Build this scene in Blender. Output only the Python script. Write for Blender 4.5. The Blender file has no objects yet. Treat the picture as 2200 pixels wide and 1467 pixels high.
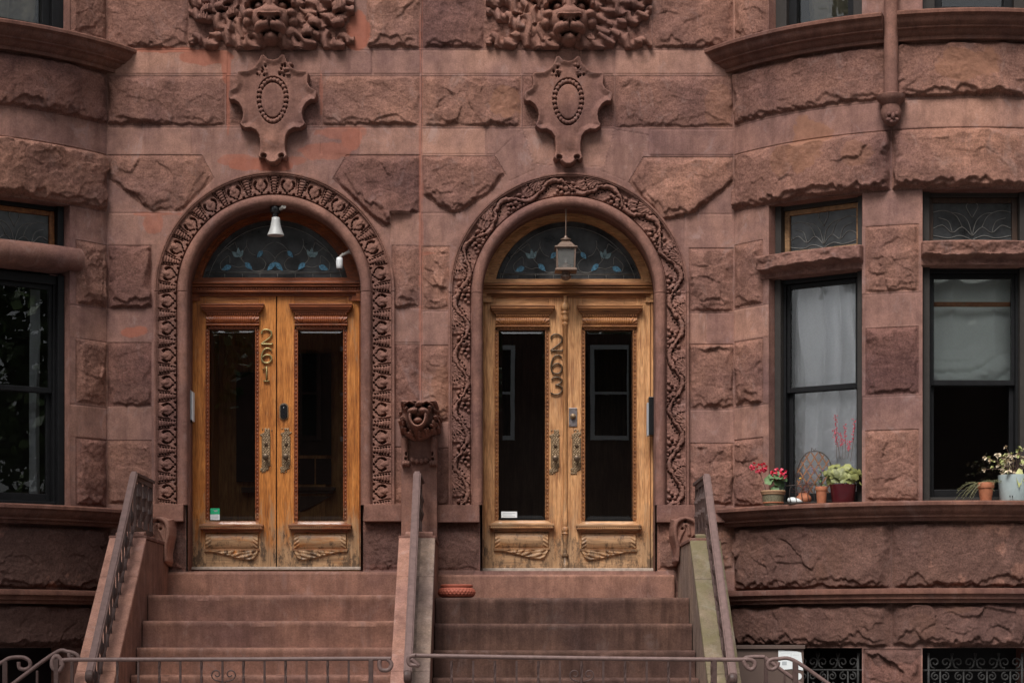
import bpy, math, random
import numpy as np
from mathutils import Vector, Matrix

random.seed(7)
SC = bpy.context.scene
COL = SC.collection
PI = math.pi

# ------------------------------------------------------------------ camera numbers
F, D, CX, HY, EZ = 4500.0, 18.0, 1060.0, 1390.0, 1.3
PX = 1 / 250.0                       # one facade pixel in metres


def W(px, py, d=0.0):
    s = (D - d) / F
    return Vector(((px - CX) * s, -d, EZ + (HY - py) * s))


def wx(px, d=0.0): return (px - CX) * (D - d) / F
def wz(py, d=0.0): return EZ + (HY - py) * (D - d) / F


# ------------------------------------------------------------------ noise in numpy
def _hash(ix, iy, seed):
    h = (ix.astype(np.int64) * 374761393 + iy.astype(np.int64) * 668265263 + seed * 974711 + 1013904223) & 0xFFFFFFFF
    h = ((h ^ (h >> 13)) * 1274126177) & 0xFFFFFFFF
    h = ((h ^ (h >> 16)) * 2246822519) & 0xFFFFFFFF
    return ((h ^ (h >> 15)) & 0xFFFF) / 65535.0


def vnoise(x, y, seed=0):
    x = np.asarray(x, float); y = np.asarray(y, float)
    ix = np.floor(x); iy = np.floor(y)
    fx = x - ix; fy = y - iy
    fx = fx * fx * fx * (fx * (fx * 6 - 15) + 10); fy = fy * fy * fy * (fy * (fy * 6 - 15) + 10)
    a = _hash(ix, iy, seed); b = _hash(ix + 1, iy, seed); c = _hash(ix, iy + 1, seed); d = _hash(ix + 1, iy + 1, seed)
    return (a + (b - a) * fx) * (1 - fy) + (c + (d - c) * fx) * fy      # 0..1


def fbm(x, y, seed=0, octv=4, gain=0.5):
    s = 0; a = 1; t = 0
    for o in range(octv):
        ca, sa = math.cos(o * 1.1), math.sin(o * 1.1)
        s = s + a * (vnoise((x * ca - y * sa) * 2 ** o + 17 * o, (x * sa + y * ca) * 2 ** o - 9 * o, seed + o * 31) - 0.5)
        t += a; a *= gain
    return s / t * 2                                                     # about -1..1


def facets(x, y, seed, tilt, off):
    """split-stone facets: jittered cells, each with its own tilt and offset"""
    ix = np.floor(x); iy = np.floor(y); best = np.full(x.shape, 9.0); H = np.zeros(x.shape)
    for dx in (-1, 0, 1):
        for dy in (-1, 0, 1):
            cx = ix + dx; cy = iy + dy
            px = cx + _hash(cx, cy, seed); py = cy + _hash(cx, cy, seed + 1)
            d = np.maximum(np.abs(x - px), np.abs(y - py) * 1.15) + 0.5 * np.hypot(x - px, y - py)
            h = off * (_hash(cx, cy, seed + 2) - .5) + tilt * ((_hash(cx, cy, seed + 3) - .5) * (x - px) + (_hash(cx, cy, seed + 4) - .62) * (y - py))
            m = d < best
            H = np.where(m, h, H); best = np.where(m, d, best)
    return H


def sstep(a, b, x):
    t = np.clip((x - a) / (b - a), 0, 1)
    return t * t * (3 - 2 * t)


# ------------------------------------------------------------------ objects
def tag(o, label=None, cat=None, group=None, kind=None):
    if label: o['label'] = label
    if cat: o['category'] = cat
    if group: o['group'] = group
    if kind: o['kind'] = kind
    return o


def thing(name, loc, label, cat, group=None):
    o = bpy.data.objects.new(name, None)
    o.empty_display_size = 0.2
    COL.objects.link(o)
    o.location = loc
    return tag(o, label, cat, group)


def root_loc(p):
    v = Vector((0, 0, 0))
    while p is not None:
        v += Vector(p.location); p = p.parent
    return v


def link_mesh(name, me, mat, parent, smooth=False, bevel=0.0, auto=None):
    o = bpy.data.objects.new(name, me)
    COL.objects.link(o)
    if mat is not None: me.materials.append(mat)
    if parent is not None: o.parent = parent
    if smooth:
        me.polygons.foreach_set('use_smooth', [True] * len(me.polygons))
    if auto is not None:
        me.set_sharp_from_angle(angle=math.radians(auto))
    if bevel:
        m = o.modifiers.new('bevel', 'BEVEL'); m.width = bevel; m.segments = 2; m.limit_method = 'ANGLE'; m.angle_limit = math.radians(40)
    return o


class MB:
    """collects shapes in world coordinates into one mesh"""

    def __init__(s, M=None):
        s.v = []; s.f = []; s.M = M

    def add(s, vs, fs):
        n = len(s.v)
        if s.M is not None: vs = [s.M @ Vector(v) for v in vs]
        s.v.extend([tuple(v) for v in vs]); s.f.extend([tuple(i + n for i in f) for f in fs])
        return s

    def box(s, x0, x1, y0, y1, z0, z1):
        x0, x1 = min(x0, x1), max(x0, x1); y0, y1 = min(y0, y1), max(y0, y1); z0, z1 = min(z0, z1), max(z0, z1)
        return s.add([(x0, y0, z0), (x1, y0, z0), (x1, y1, z0), (x0, y1, z0), (x0, y0, z1), (x1, y0, z1), (x1, y1, z1), (x0, y1, z1)],
                     [(0, 3, 2, 1), (4, 5, 6, 7), (0, 1, 5, 4), (1, 2, 6, 5), (2, 3, 7, 6), (3, 0, 4, 7)])

    def pbox(s, px0, px1, py0, py1, d0, d1, dref):
        """box from photo pixels measured on the plane dref, from depth d0 (back) to d1 (front)"""
        return s.box(wx(px0, dref), wx(px1, dref), -d0, -d1, wz(py1, dref), wz(py0, dref))

    def frustum(s, xa0, xa1, za0, za1, ya, xb0, xb1, zb0, zb1, yb):
        return s.add([(xa0, ya, za0), (xa1, ya, za0), (xa1, ya, za1), (xa0, ya, za1), (xb0, yb, zb0), (xb1, yb, zb0), (xb1, yb, zb1), (xb0, yb, zb1)],
                     [(0, 1, 2, 3), (7, 6, 5, 4), (0, 4, 5, 1), (1, 5, 6, 2), (2, 6, 7, 3), (3, 7, 4, 0)])

    def tube(s, pts, r, n=8, closed=False, flat=None):
        pts = [Vector(p) for p in pts]; m = len(pts)
        rs = r if isinstance(r, (list, tuple)) else [r] * m
        vs = []; up = None
        for i, p in enumerate(pts):
            a = pts[i - 1] if (i or closed) else p
            b = pts[(i + 1) % m] if (i < m - 1 or closed) else p
            t = (b - a).normalized()
            if up is None:
                up = Vector((0, 0, 1)) if abs(t.z) < 0.9 else Vector((0, 1, 0))
            up = (up - t * up.dot(t))
            if up.length < 1e-6: up = t.orthogonal()
            up.normalize(); sd = t.cross(up)
            for k in range(n):
                a2 = 2 * PI * k / n
                fl = flat if flat else 1.0
                vs.append(p + up * math.cos(a2) * rs[i] + sd * math.sin(a2) * rs[i] * fl)
        fs = []
        for i in range(m if closed else m - 1):
            for k in range(n):
                a0 = i * n + k; a1 = i * n + (k + 1) % n; j = (i + 1) % m
                fs.append((a0, j * n + k, j * n + (k + 1) % n, a1))
        if not closed:
            fs.append(tuple(range(n))); fs.append(tuple(range((m - 1) * n, m * n))[::-1])
        return s.add(vs, fs)

    def bar(s, p, q, w, h):
        """square bar between two points"""
        p = Vector(p); q = Vector(q); t = (q - p).normalized()
        up = Vector((0, 0, 1)) if abs(t.z) < 0.95 else Vector((0, 1, 0))
        sd = t.cross(up).normalized(); up = sd.cross(t)
        vs = []
        for c in (p, q):
            for a, b in ((-1, -1), (1, -1), (1, 1), (-1, 1)):
                vs.append(c + sd * a * w / 2 + up * b * h / 2)
        return s.add(vs, [(0, 1, 2, 3), (7, 6, 5, 4), (0, 4, 5, 1), (1, 5, 6, 2), (2, 6, 7, 3), (3, 7, 4, 0)])

    def lathe(s, prof, c, n=24, axis='z', rot=0.0):
        """prof: list of (radius, height) from c"""
        c = Vector(c); vs = []; m = len(prof)
        for r, h in prof:
            for k in range(n):
                a = 2 * PI * k / n + rot
                if axis == 'z': vs.append(c + Vector((r * math.cos(a), r * math.sin(a), h)))
                elif axis == 'y': vs.append(c + Vector((r * math.cos(a), -h, r * math.sin(a))))
                else: vs.append(c + Vector((h, r * math.cos(a), r * math.sin(a))))
        fs = []
        for i in range(m - 1):
            for k in range(n):
                fs.append((i * n + k, i * n + (k + 1) % n, (i + 1) * n + (k + 1) % n, (i + 1) * n + k))
        fs.append(tuple(range(n))[::-1]); fs.append(tuple(range((m - 1) * n, m * n)))
        return s.add(vs, fs)

    def prism(s, poly, y0, y1):
        """poly of (x,z) extruded along y"""
        n = len(poly)
        vs = [(x, y0, z) for x, z in poly] + [(x, y1, z) for x, z in poly]
        fs = [tuple(range(n)), tuple(range(n, 2 * n))[::-1]] + [(i, i + n, (i + 1) % n + n, (i + 1) % n) for i in range(n)]
        return s.add(vs, fs)

    def xprism(s, poly, x0, x1):
        """poly of (y,z) extruded along x"""
        n = len(poly)
        vs = [(x0, y, z) for y, z in poly] + [(x1, y, z) for y, z in poly]
        fs = [tuple(range(n)), tuple(range(n, 2 * n))[::-1]] + [(i, i + n, (i + 1) % n + n, (i + 1) % n) for i in range(n)]
        return s.add(vs, fs)

    def ball(s, c, rx, ry=None, rz=None, n=12, m=8):
        ry = ry or rx; rz = rz or rx; c = Vector(c); vs = []; fs = []
        vs.append(c + Vector((0, 0, -rz)))
        for i in range(1, m):
            ph = -PI / 2 + PI * i / m
            for k in range(n):
                a = 2 * PI * k / n
                vs.append(c + Vector((rx * math.cos(ph) * math.cos(a), ry * math.cos(ph) * math.sin(a), rz * math.sin(ph))))
        vs.append(c + Vector((0, 0, rz)))
        for k in range(n): fs.append((0, 1 + (k + 1) % n, 1 + k))
        for i in range(m - 2):
            for k in range(n):
                a = 1 + i * n + k; b = 1 + i * n + (k + 1) % n
                fs.append((a, b, b + n, a + n))
        t = len(vs) - 1; o = 1 + (m - 2) * n
        for k in range(n): fs.append((o + k, o + (k + 1) % n, t))
        return s.add(vs, fs)

    def build(s, name, mat, parent=None, smooth=False, bevel=0.0, auto=None, fixn=True):
        me = bpy.data.meshes.new(name)
        L = root_loc(parent)
        me.from_pydata([(v[0] - L.x, v[1] - L.y, v[2] - L.z) for v in s.v], [], s.f)
        me.validate()
        if fixn:
            import bmesh
            bm = bmesh.new(); bm.from_mesh(me); bmesh.ops.recalc_face_normals(bm, faces=bm.faces); bm.to_mesh(me); bm.free()
        return link_mesh(name, me, mat, parent, smooth or auto is not None, bevel, auto)


def grid_obj(name, P, mat, parent, cellmask=None, attrs=None, flip=False, extra=None):
    """P: (ny,nx,3) world points -> smooth mesh object"""
    ny, nx = P.shape[:2]
    L = root_loc(parent)
    co = (P.reshape(-1, 3) - np.array([L.x, L.y, L.z]))
    idx = np.arange(ny * nx).reshape(ny, nx)
    a = idx[:-1, :-1]; b = idx[:-1, 1:]; c = idx[1:, 1:]; d = idx[1:, :-1]
    q = np.stack([a, d, c, b] if flip else [a, b, c, d], -1)
    q = q[cellmask] if cellmask is not None else q.reshape(-1, 4)
    q = q.reshape(-1, 4)
    used = np.zeros(ny * nx, bool); used[q.ravel()] = True
    remap = np.cumsum(used) - 1
    co = co[used]; q = remap[q]
    me = bpy.data.meshes.new(name)
    me.vertices.add(len(co)); me.vertices.foreach_set('co', co.astype(np.float32).ravel())
    me.loops.add(q.size); me.loops.foreach_set('vertex_index', q.astype(np.int32).ravel())
    me.polygons.add(len(q)); me.polygons.foreach_set('loop_start', np.arange(0, q.size, 4, dtype=np.int32))
    me.polygons.foreach_set('use_smooth', np.ones(len(q), bool))
    me.update(calc_edges=True)
    for k, arr in (attrs or {}).items():
        at = me.attributes.new(k, 'FLOAT', 'POINT'); at.data.foreach_set('value', arr.reshape(-1)[used].astype(np.float32))
    me.validate()
    return link_mesh(name, me, mat, parent)


# ------------------------------------------------------------------ materials
def newmat(name):
    m = bpy.data.materials.new(name); m.use_nodes = True
    nt = m.node_tree; b = nt.nodes['Principled BSDF']
    return m, nt, b


def nd(nt, t, **kw):
    n = nt.nodes.new(t)
    for k, v in kw.items():
        if k in n.inputs: n.inputs[k].default_value = v
        else: setattr(n, k, v)
    return n


def mixc(nt, fac, a, b, mode='MIX'):
    n = nt.nodes.new('ShaderNodeMix'); n.data_type = 'RGBA'; n.blend_type = mode
    for i, x in ((0, fac), (6, a), (7, b)):
        if hasattr(x, 'is_linked') or hasattr(x, 'links'): nt.links.new(x, n.inputs[i])
        elif i == 0: n.inputs[0].default_value = x
        else: n.inputs[i].default_value = (*x, 1)
    return n.outputs[2]


def ramp(nt, x, stops):
    n = nt.nodes.new('ShaderNodeValToRGB'); e = n.color_ramp.elements
    while len(e) < len(stops): e.new(0.5)
    for i, (p, c) in enumerate(stops):
        e[i].position = p; e[i].color = (*c, 1) if isinstance(c, (tuple, list)) else (c, c, c, 1)
    nt.links.new(x, n.inputs[0])
    return n.outputs[0]


def noise(nt, co, scale, detail=4, rough=0.55, dist=0.0):
    n = nd(nt, 'ShaderNodeTexNoise', Scale=scale, Detail=detail, Roughness=rough, Distortion=dist)
    if co is not None: nt.links.new(co, n.inputs['Vector'])
    return n.outputs[0]


def wpos(nt, sc=(1, 1, 1)):
    g = nt.nodes.new('ShaderNodeNewGeometry')
    m = nt.nodes.new('ShaderNodeMapping'); m.inputs['Scale'].default_value = sc
    nt.links.new(g.outputs['Position'], m.inputs[0])
    return m.outputs[0]


def math_(nt, op, a, b=0.0, clamp=False):
    n = nt.nodes.new('ShaderNodeMath'); n.operation = op; n.use_clamp = clamp
    for i, x in ((0, a), (1, b)):
        if hasattr(x, 'links'): nt.links.new(x, n.inputs[i])
        else: n.inputs[i].default_value = x
    return n.outputs[0]


def stone_mat(name, base, var=0.35, patch=True, grain=1.0, moss=0.0, streak=0.0):
    m, nt, b = newmat(name)
    p = wpos(nt)
    big = noise(nt, p, 1.3, 5, 0.6, 0.4)
    mid = noise(nt, p, 8, 6, 0.7)
    fine = noise(nt, p, 75, 4, 0.75)
    if patch:
        rg = nd(nt, 'ShaderNodeAttribute', attribute_name='rgh').outputs['Fac']
    dk = tuple(c * (1 - var) * k for c, k in zip(base, (0.95, 0.96, 1.06)))
    lt = tuple(c * (1 + var) * k for c, k in zip(base, (1.02, 1.0, 0.94)))
    c = ramp(nt, big, [(0.32, dk), (0.5, base), (0.68, lt)])
    c = mixc(nt, 0.8, c, ramp(nt, mid, [(0.28, 0.58), (0.72, 1.3)]), 'MULTIPLY')
    fg = ramp(nt, fine, [(0.30, 0.36), (0.5, 1.0), (0.70, 1.5)])
    c = mixc(nt, math_(nt, 'ADD', math_(nt, 'MULTIPLY', rg, 0.42), 0.36) if patch else 0.42, c, fg, 'MULTIPLY')
    # pale greyish weathering scars
    sc_ = noise(nt, wpos(nt, (3, 3, 2)), 1.3, 7, 0.75, 1.5)
    c = mixc(nt, ramp(nt, sc_, [(0.55, 0.0), (0.68, 0.55)]), c, tuple(min(1, x * 1.3 + 0.03) for x in (base[0] * 0.88, base[1] * 1.05, base[2] * 1.18)))
    # soot and drip streaks
    dn = noise(nt, wpos(nt, (7, 7, 0.9)), 1.1, 6, 0.7, 0.3)
    c = mixc(nt, ramp(nt, dn, [(0.50, 0.0), (0.72, 0.5)]), c, tuple(x * k for x, k in zip(base, (0.36, 0.33, 0.36))))
    if patch:
        at = nd(nt, 'ShaderNodeAttribute', attribute_name='tint')
        t = ramp(nt, math_(nt, 'ADD', math_(nt, 'MULTIPLY', at.outputs['Fac'], 0.5), 0.5), [(0, (0.66, 0.63, 0.69)), (0.5, (1, 1, 1)), (1, (1.24, 1.23, 1.16))])
        c = mixc(nt, 1.0, c, t, 'MULTIPLY')
        c = mixc(nt, rg, c, mixc(nt, 1.0, c, (0.88, 0.82, 0.78), 'MULTIPLY'))
        at = nd(nt, 'ShaderNodeAttribute', attribute_name='patch')
        c = mixc(nt, at.outputs['Fac'], c, mixc(nt, 0.6, (0.33, 0.115, 0.075), ramp(nt, mid, [(0.25, 0.6), (0.75, 1.25)]), 'MULTIPLY'))
        at = nd(nt, 'ShaderNodeAttribute', attribute_name='ochre')
        c = mixc(nt, math_(nt, 'MULTIPLY', at.outputs['Fac'], 0.8), c, mixc(nt, 0.7, (0.27, 0.13, 0.082), ramp(nt, mid, [(0.25, 0.6), (0.75, 1.25)]), 'MULTIPLY'))
        at = nd(nt, 'ShaderNodeAttribute', attribute_name='soot_shade')
        c = mixc(nt, at.outputs['Fac'], c, mixc(nt, 0.7, (0.095, 0.055, 0.047), mixc(nt, 1.0, ramp(nt, mid, [(0.25, 0.55), (0.75, 1.3)]), fg, 'MULTIPLY'), 'MULTIPLY'))  # soot and painted shade share this dark brown
    if streak:
        stn = noise(nt, wpos(nt, (9, 9, 0.5)), 1.5, 5, 0.65)
        c = mixc(nt, math_(nt, 'MULTIPLY', ramp(nt, stn, [(0.42, 0.0), (0.66, 1.0)]), streak), c, tuple(x * .36 for x in base))
    if moss:
        mo = noise(nt, wpos(nt, (2, 2, 1.2)), 2.2, 5, 0.6, 0.6)
        c = mixc(nt, math_(nt, 'MULTIPLY', ramp(nt, mo, [(0.30, 0.0), (0.62, 1.0)]), moss), c, (0.135, 0.117, 0.060))
    nt.links.new(c, b.inputs['Base Color'])
    b.inputs['Roughness'].default_value = 0.92; b.inputs['Specular IOR Level'].default_value = 0.1
    bu = nd(nt, 'ShaderNodeBump', Strength=0.75 * grain, Distance=0.008)
    hh = math_(nt, 'ADD', math_(nt, 'MULTIPLY', noise(nt, p, 42, 8, 0.8), 1.0), math_(nt, 'MULTIPLY', noise(nt, p, 160, 2, 0.6), 0.3))
    if patch: hh = math_(nt, 'MULTIPLY', hh, math_(nt, 'ADD', math_(nt, 'MULTIPLY', rg, 1.5), 0.35))
    nt.links.new(hh, bu.inputs['Height']); nt.links.new(bu.outputs[0], b.inputs['Normal'])
    return m


def wood_mat(name, light, mid, dark, axis='z', wear=0.0, rough=0.42, wearz=(1.95, 2.7), greyc=(0.36, 0.22, 0.12)):
    m, nt, b = newmat(name)
    sc = (1, 1, 0.07) if axis == 'z' else (0.07, 1, 1)
    p = wpos(nt, sc)
    g1 = noise(nt, p, 38, 6, 0.65, 0.8)
    g2 = noise(nt, p, 160, 3, 0.6)
    blot = noise(nt, wpos(nt), 2.6, 4, 0.6, 0.5)
    c = ramp(nt, g1, [(0.28, dark), (0.5, mid), (0.72, light)])
    c = mixc(nt, 0.55, c, ramp(nt, blot, [(0.3, (0.62, 0.47, 0.38)), (0.6, (1.22, 1.2, 1.12))]), 'MULTIPLY')
    c = mixc(nt, 0.65, c, ramp(nt, g2, [(0.32, 0.42), (0.55, 1.0), (0.7, 1.3)]), 'MULTIPLY')
    # darker drip marks in the varnish
    st = noise(nt, wpos(nt, (14, 14, 0.8)), 1.2, 5, 0.7)
    c = mixc(nt, ramp(nt, st, [(0.60, 0.0), (0.80, 0.4)]), c, tuple(x * 0.5 for x in dark))
    if wear:
        g = nt.nodes.new('ShaderNodeNewGeometry'); sx = nt.nodes.new('ShaderNodeSeparateXYZ')
        nt.links.new(g.outputs['Position'], sx.inputs[0])
        mr = nd(nt, 'ShaderNodeMapRange'); nt.links.new(sx.outputs[2], mr.inputs[0])
        for i, x in enumerate((wearz[0], wearz[1], 1.0, 0.0)): mr.inputs[i + 1].default_value = x
        wn = noise(nt, wpos(nt, (6, 6, 1.2) if axis == 'z' else (1.2, 6, 6)), 2.6, 6, 0.75)
        f = math_(nt, 'MULTIPLY', ramp(nt, math_(nt, 'ADD', math_(nt, 'MULTIPLY', mr.outputs[0], 0.38), wn), [(0.60, 0.0), (0.78, 1.0)]), wear)
        c = mixc(nt, f, c, mixc(nt, 0.8, greyc, ramp(nt, g1, [(0.3, 0.4), (0.65, 1.35)]), 'MULTIPLY'))
        dn = noise(nt, wpos(nt, (5, 5, 2.2)), 3.1, 6, 0.8)
        f2 = math_(nt, 'MULTIPLY', ramp(nt, math_(nt, 'ADD', math_(nt, 'MULTIPLY', mr.outputs[0], 0.22), dn), [(0.66, 0.0), (0.76, 0.85)]), wear)
        c = mixc(nt, f2, c, (0.05, 0.032, 0.022))
    nt.links.new(c, b.inputs['Base Color'])
    b.inputs['Roughness'].default_value = rough; b.inputs['Specular IOR Level'].default_value = 0.4
    bu = nd(nt, 'ShaderNodeBump', Strength=0.25, Distance=0.003)
    nt.links.new(g1, bu.inputs['Height']); nt.links.new(bu.outputs[0], b.inputs['Normal'])
    return m


def plain(name, col, rough=0.5, metal=0.0, var=0.15, scale=20, bump=0.0, spec=0.5):
    m, nt, b = newmat(name)
    p = wpos(nt)
    n = noise(nt, p, scale, 5, 0.6)
    c = ramp(nt, n, [(0.3, tuple(x * (1 - var) for x in col)), (0.7, tuple(min(1, x * (1 + var)) for x in col))])
    nt.links.new(c, b.inputs['Base Color'])
    b.inputs['Roughness'].default_value = rough; b.inputs['Metallic'].default_value = metal; b.inputs['Specular IOR Level'].default_value = spec
    if bump:
        bu = nd(nt, 'ShaderNodeBump', Strength=bump, Distance=0.003)
        nt.links.new(noise(nt, p, scale * 3, 4, 0.6), bu.inputs['Height']); nt.links.new(bu.outputs[0], b.inputs['Normal'])
    return m


def glass_mat(name, tint=(0.9, 0.92, 0.9), refl=1.0, wavy=0.008, ior=1.5):
    m, nt, b = newmat(name)
    nt.nodes.remove(b)
    out = nt.nodes['Material Output']
    tr = nd(nt, 'ShaderNodeBsdfTransparent'); tr.inputs[0].default_value = (*tint, 1)
    gl = nd(nt, 'ShaderNodeBsdfGlossy', Roughness=0.0)
    gl.inputs[0].default_value = (refl, refl, refl, 1)
    fr = nd(nt, 'ShaderNodeFresnel', IOR=ior)
    bu = nd(nt, 'ShaderNodeBump', Strength=wavy, Distance=0.02)
    nt.links.new(noise(nt, wpos(nt, (1, 1, 0.5)), 3.0, 2, 0.5), bu.inputs['Height'])
    nt.links.new(bu.outputs[0], gl.inputs['Normal']); nt.links.new(bu.outputs[0], fr.inputs['Normal'])
    mx = nd(nt, 'ShaderNodeMixShader')
    nt.links.new(fr.outputs[0], mx.inputs[0]); nt.links.new(tr.outputs[0], mx.inputs[1]); nt.links.new(gl.outputs[0], mx.inputs[2])
    nt.links.new(mx.outputs[0], out.inputs[0])
    return m


def frosted(name, col, f):
    m, nt, b = newmat(name)
    b.inputs['Base Color'].default_value = (*col, 1); b.inputs['Roughness'].default_value = .3
    tr = nd(nt, 'ShaderNodeBsdfTransparent'); mx = nd(nt, 'ShaderNodeMixShader'); mx.inputs[0].default_value = f
    n = noise(nt, wpos(nt), 30, 3, .6)
    nt.links.new(ramp(nt, n, [(.3, tuple(c * .8 for c in col)), (.7, col)]), b.inputs['Base Color'])
    nt.links.new(tr.outputs[0], mx.inputs[1]); nt.links.new(b.outputs[0], mx.inputs[2]); nt.links.new(mx.outputs[0], nt.nodes['Material Output'].inputs[0])
    return m


def cloth_mat(name, col):
    m, nt, b = newmat(name)
    n = noise(nt, wpos(nt), 60, 3, 0.5)
    nt.links.new(ramp(nt, n, [(0.3, tuple(x * 0.93 for x in col)), (0.7, col)]), b.inputs['Base Color'])
    b.inputs['Roughness'].default_value = 0.9
    return m


def leaf_mat(name, a, b2, rough=0.55):
    m, nt, b = newmat(name)
    oi = nt.nodes.new('ShaderNodeNewGeometry')
    n = noise(nt, wpos(nt), 28, 3, 0.6)
    f = math_(nt, 'ADD', math_(nt, 'MULTIPLY', oi.outputs['Random Per Island'], 0.6), math_(nt, 'MULTIPLY', n, 0.5), True)
    nt.links.new(ramp(nt, f, [(0.15, a), (0.85, b2)]), b.inputs['Base Color'])
    b.inputs['Roughness'].default_value = rough
    return m


BROWN = (0.258, 0.142, 0.116)
M = {}
M['stone'] = stone_mat('brownstone', BROWN, 0.22)
M['trim'] = stone_mat('brownstone_trim', (0.21, 0.108, 0.085), 0.2, patch=False, grain=0.5)
M['carved'] = stone_mat('carved_brownstone', (0.215, 0.11, 0.086), 0.2, patch=False, grain=0.6)
M['cornice'] = stone_mat('painted_cornice', (0.17, 0.082, 0.062), 0.2, patch=False, grain=0.35, streak=0.25)
M['coping'] = stone_mat('stucco_coping', (0.335, 0.178, 0.136), 0.16, patch=False, grain=0.35)
M['coping_grey'] = stone_mat('weathered_coping', (0.27, 0.19, 0.15), 0.2, patch=False, grain=0.4, streak=0.25)
M['coping_moss'] = stone_mat('mossy_coping', (0.22, 0.165, 0.12), 0.2, patch=False, grain=0.4, moss=0.75)
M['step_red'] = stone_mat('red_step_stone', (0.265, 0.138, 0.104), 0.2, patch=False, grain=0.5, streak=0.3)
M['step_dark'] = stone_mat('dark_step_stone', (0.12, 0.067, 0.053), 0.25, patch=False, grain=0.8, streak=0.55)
M['wood_a'] = wood_mat('varnished_oak', (0.62, 0.265, 0.08), (0.47, 0.172, 0.038), (0.23, 0.072, 0.016), 'z', 0.95)
M['wood_ah'] = wood_mat('varnished_oak_rail', (0.56, 0.235, 0.075), (0.38, 0.145, 0.038), (0.18, 0.06, 0.016), 'x', 0.95)
M['wood_ad'] = wood_mat('red_oak_moulding', (0.33, 0.098, 0.03), (0.23, 0.06, 0.018), (0.10, 0.025, 0.009), 'x', 0.6)
M['wood_b'] = wood_mat('honey_oak', (0.70, 0.40, 0.20), (0.52, 0.265, 0.115), (0.26, 0.105, 0.04), 'z', 0.85, 0.5)
M['wood_bh'] = wood_mat('honey_oak_rail', (0.66, 0.37, 0.19), (0.48, 0.245, 0.108), (0.24, 0.10, 0.04), 'x', 0.85, 0.5)
M['wood_bd'] = wood_mat('brown_oak_moulding', (0.40, 0.18, 0.062), (0.27, 0.105, 0.034), (0.12, 0.042, 0.016), 'x', 0.6, 0.5)
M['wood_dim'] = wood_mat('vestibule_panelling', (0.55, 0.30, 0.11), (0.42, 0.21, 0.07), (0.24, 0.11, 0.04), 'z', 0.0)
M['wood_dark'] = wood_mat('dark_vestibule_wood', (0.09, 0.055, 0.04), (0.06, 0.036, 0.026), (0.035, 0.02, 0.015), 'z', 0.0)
M['glass'] = glass_mat('window_glass', (.99, .995, .995))
M['door_glass'] = glass_mat('bevelled_door_glass', (0.86, 0.87, 0.84), 1.0, 0.004, 2.2)
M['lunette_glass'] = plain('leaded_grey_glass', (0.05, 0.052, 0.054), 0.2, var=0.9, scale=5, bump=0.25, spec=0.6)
M['black'] = plain('black_window_paint', (0.008, 0.008, 0.009), 0.5, var=0.3, spec=0.22)
M['charcoal'] = plain('charcoal_window_trim', (0.036, 0.031, 0.028), 0.6, var=0.12, spec=0.25)
M['iron'] = plain('brown_iron_paint', (0.075, 0.045, 0.04), 0.5, spec=0.3, var=0.25, scale=40, bump=0.2)
M['iron_pale'] = plain('worn_handrail_paint', (0.15, 0.095, 0.086), 0.5, spec=0.3, var=0.22, scale=26, bump=0.15)
M['iron_dark'] = plain('grey_grille_paint', (0.035, 0.034, 0.033), 0.6, var=0.2, spec=0.25)
M['bronze'] = plain('tarnished_bronze', (0.22, 0.145, 0.08), 0.48, 0.45, var=0.4, scale=90, bump=0.4)
M['brass'] = plain('aged_brass', (0.34, 0.27, 0.12), 0.38, 0.7, var=0.3, scale=60)
M['brass_dark'] = plain('dark_brass', (0.10, 0.065, 0.04), 0.4, 0.6, var=0.3, scale=60)
M['white'] = plain('white_plastic', (0.68, 0.69, 0.70), 0.4, var=0.04)
M['grey_metal'] = plain('grey_metal', (0.42, 0.43, 0.46), 0.42, 0.3, var=0.08)
M['beige'] = plain('grey_beige_plastic', (0.36, 0.34, 0.31), 0.45, var=0.06)
M['black_plastic'] = plain('black_plastic', (0.012, 0.012, 0.013), 0.25, var=0.1)
M['lantern'] = plain('bronze_lantern_paint', (0.16, 0.105, 0.078), 0.42, 0.2, var=0.2, scale=40)
M['frost'] = plain('dusty_lantern_glass', (0.42, 0.41, 0.38), 0.35, var=0.15, scale=30)
M['blue'] = plain('blue_stained_glass', (0.10, 0.25, 0.37), 0.25, var=0.7, scale=60)
M['paleblue'] = plain('pale_blue_stained_glass', (0.22, 0.33, 0.36), 0.25, var=0.5, scale=60)
M['lead'] = plain('lead_came', (0.24, 0.235, 0.22), 0.5, 0.3, var=0.2)
M['terracotta'] = plain('terracotta', (0.36, 0.125, 0.06), 0.8, var=0.2, scale=25, bump=0.2)
M['redclay'] = plain('red_clay_bowl', (0.34, 0.085, 0.05), 0.7, var=0.15, scale=30)
M['glazed'] = plain('carved_green_glaze', (0.17, 0.15, 0.095), 0.35, var=0.55, scale=120, bump=0.8)
M['maroon'] = plain('maroon_glaze', (0.07, 0.008, 0.012), 0.25, var=0.15)
M['bluegrey'] = plain('pale_blue_enamel', (0.40, 0.47, 0.47), 0.4, var=0.1, scale=12)
M['pebble'] = plain('white_pebble', (0.62, 0.64, 0.63), 0.5, var=0.05)
M['rust'] = plain('rusty_lattice', (0.23, 0.095, 0.04), 0.7, var=0.3, scale=70)
M['darkwire'] = plain('dark_wire', (0.03, 0.018, 0.014), 0.6, var=0.2)
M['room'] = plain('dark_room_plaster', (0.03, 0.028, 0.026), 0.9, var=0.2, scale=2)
M['curtain'] = cloth_mat('white_curtain', (0.92, 0.93, 0.96))
M['curtain_g'] = cloth_mat('pale_green_curtain', (0.82, 0.89, 0.85))
M['curtain_b'] = cloth_mat('drab_curtain', (0.26, 0.23, 0.16))
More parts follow.
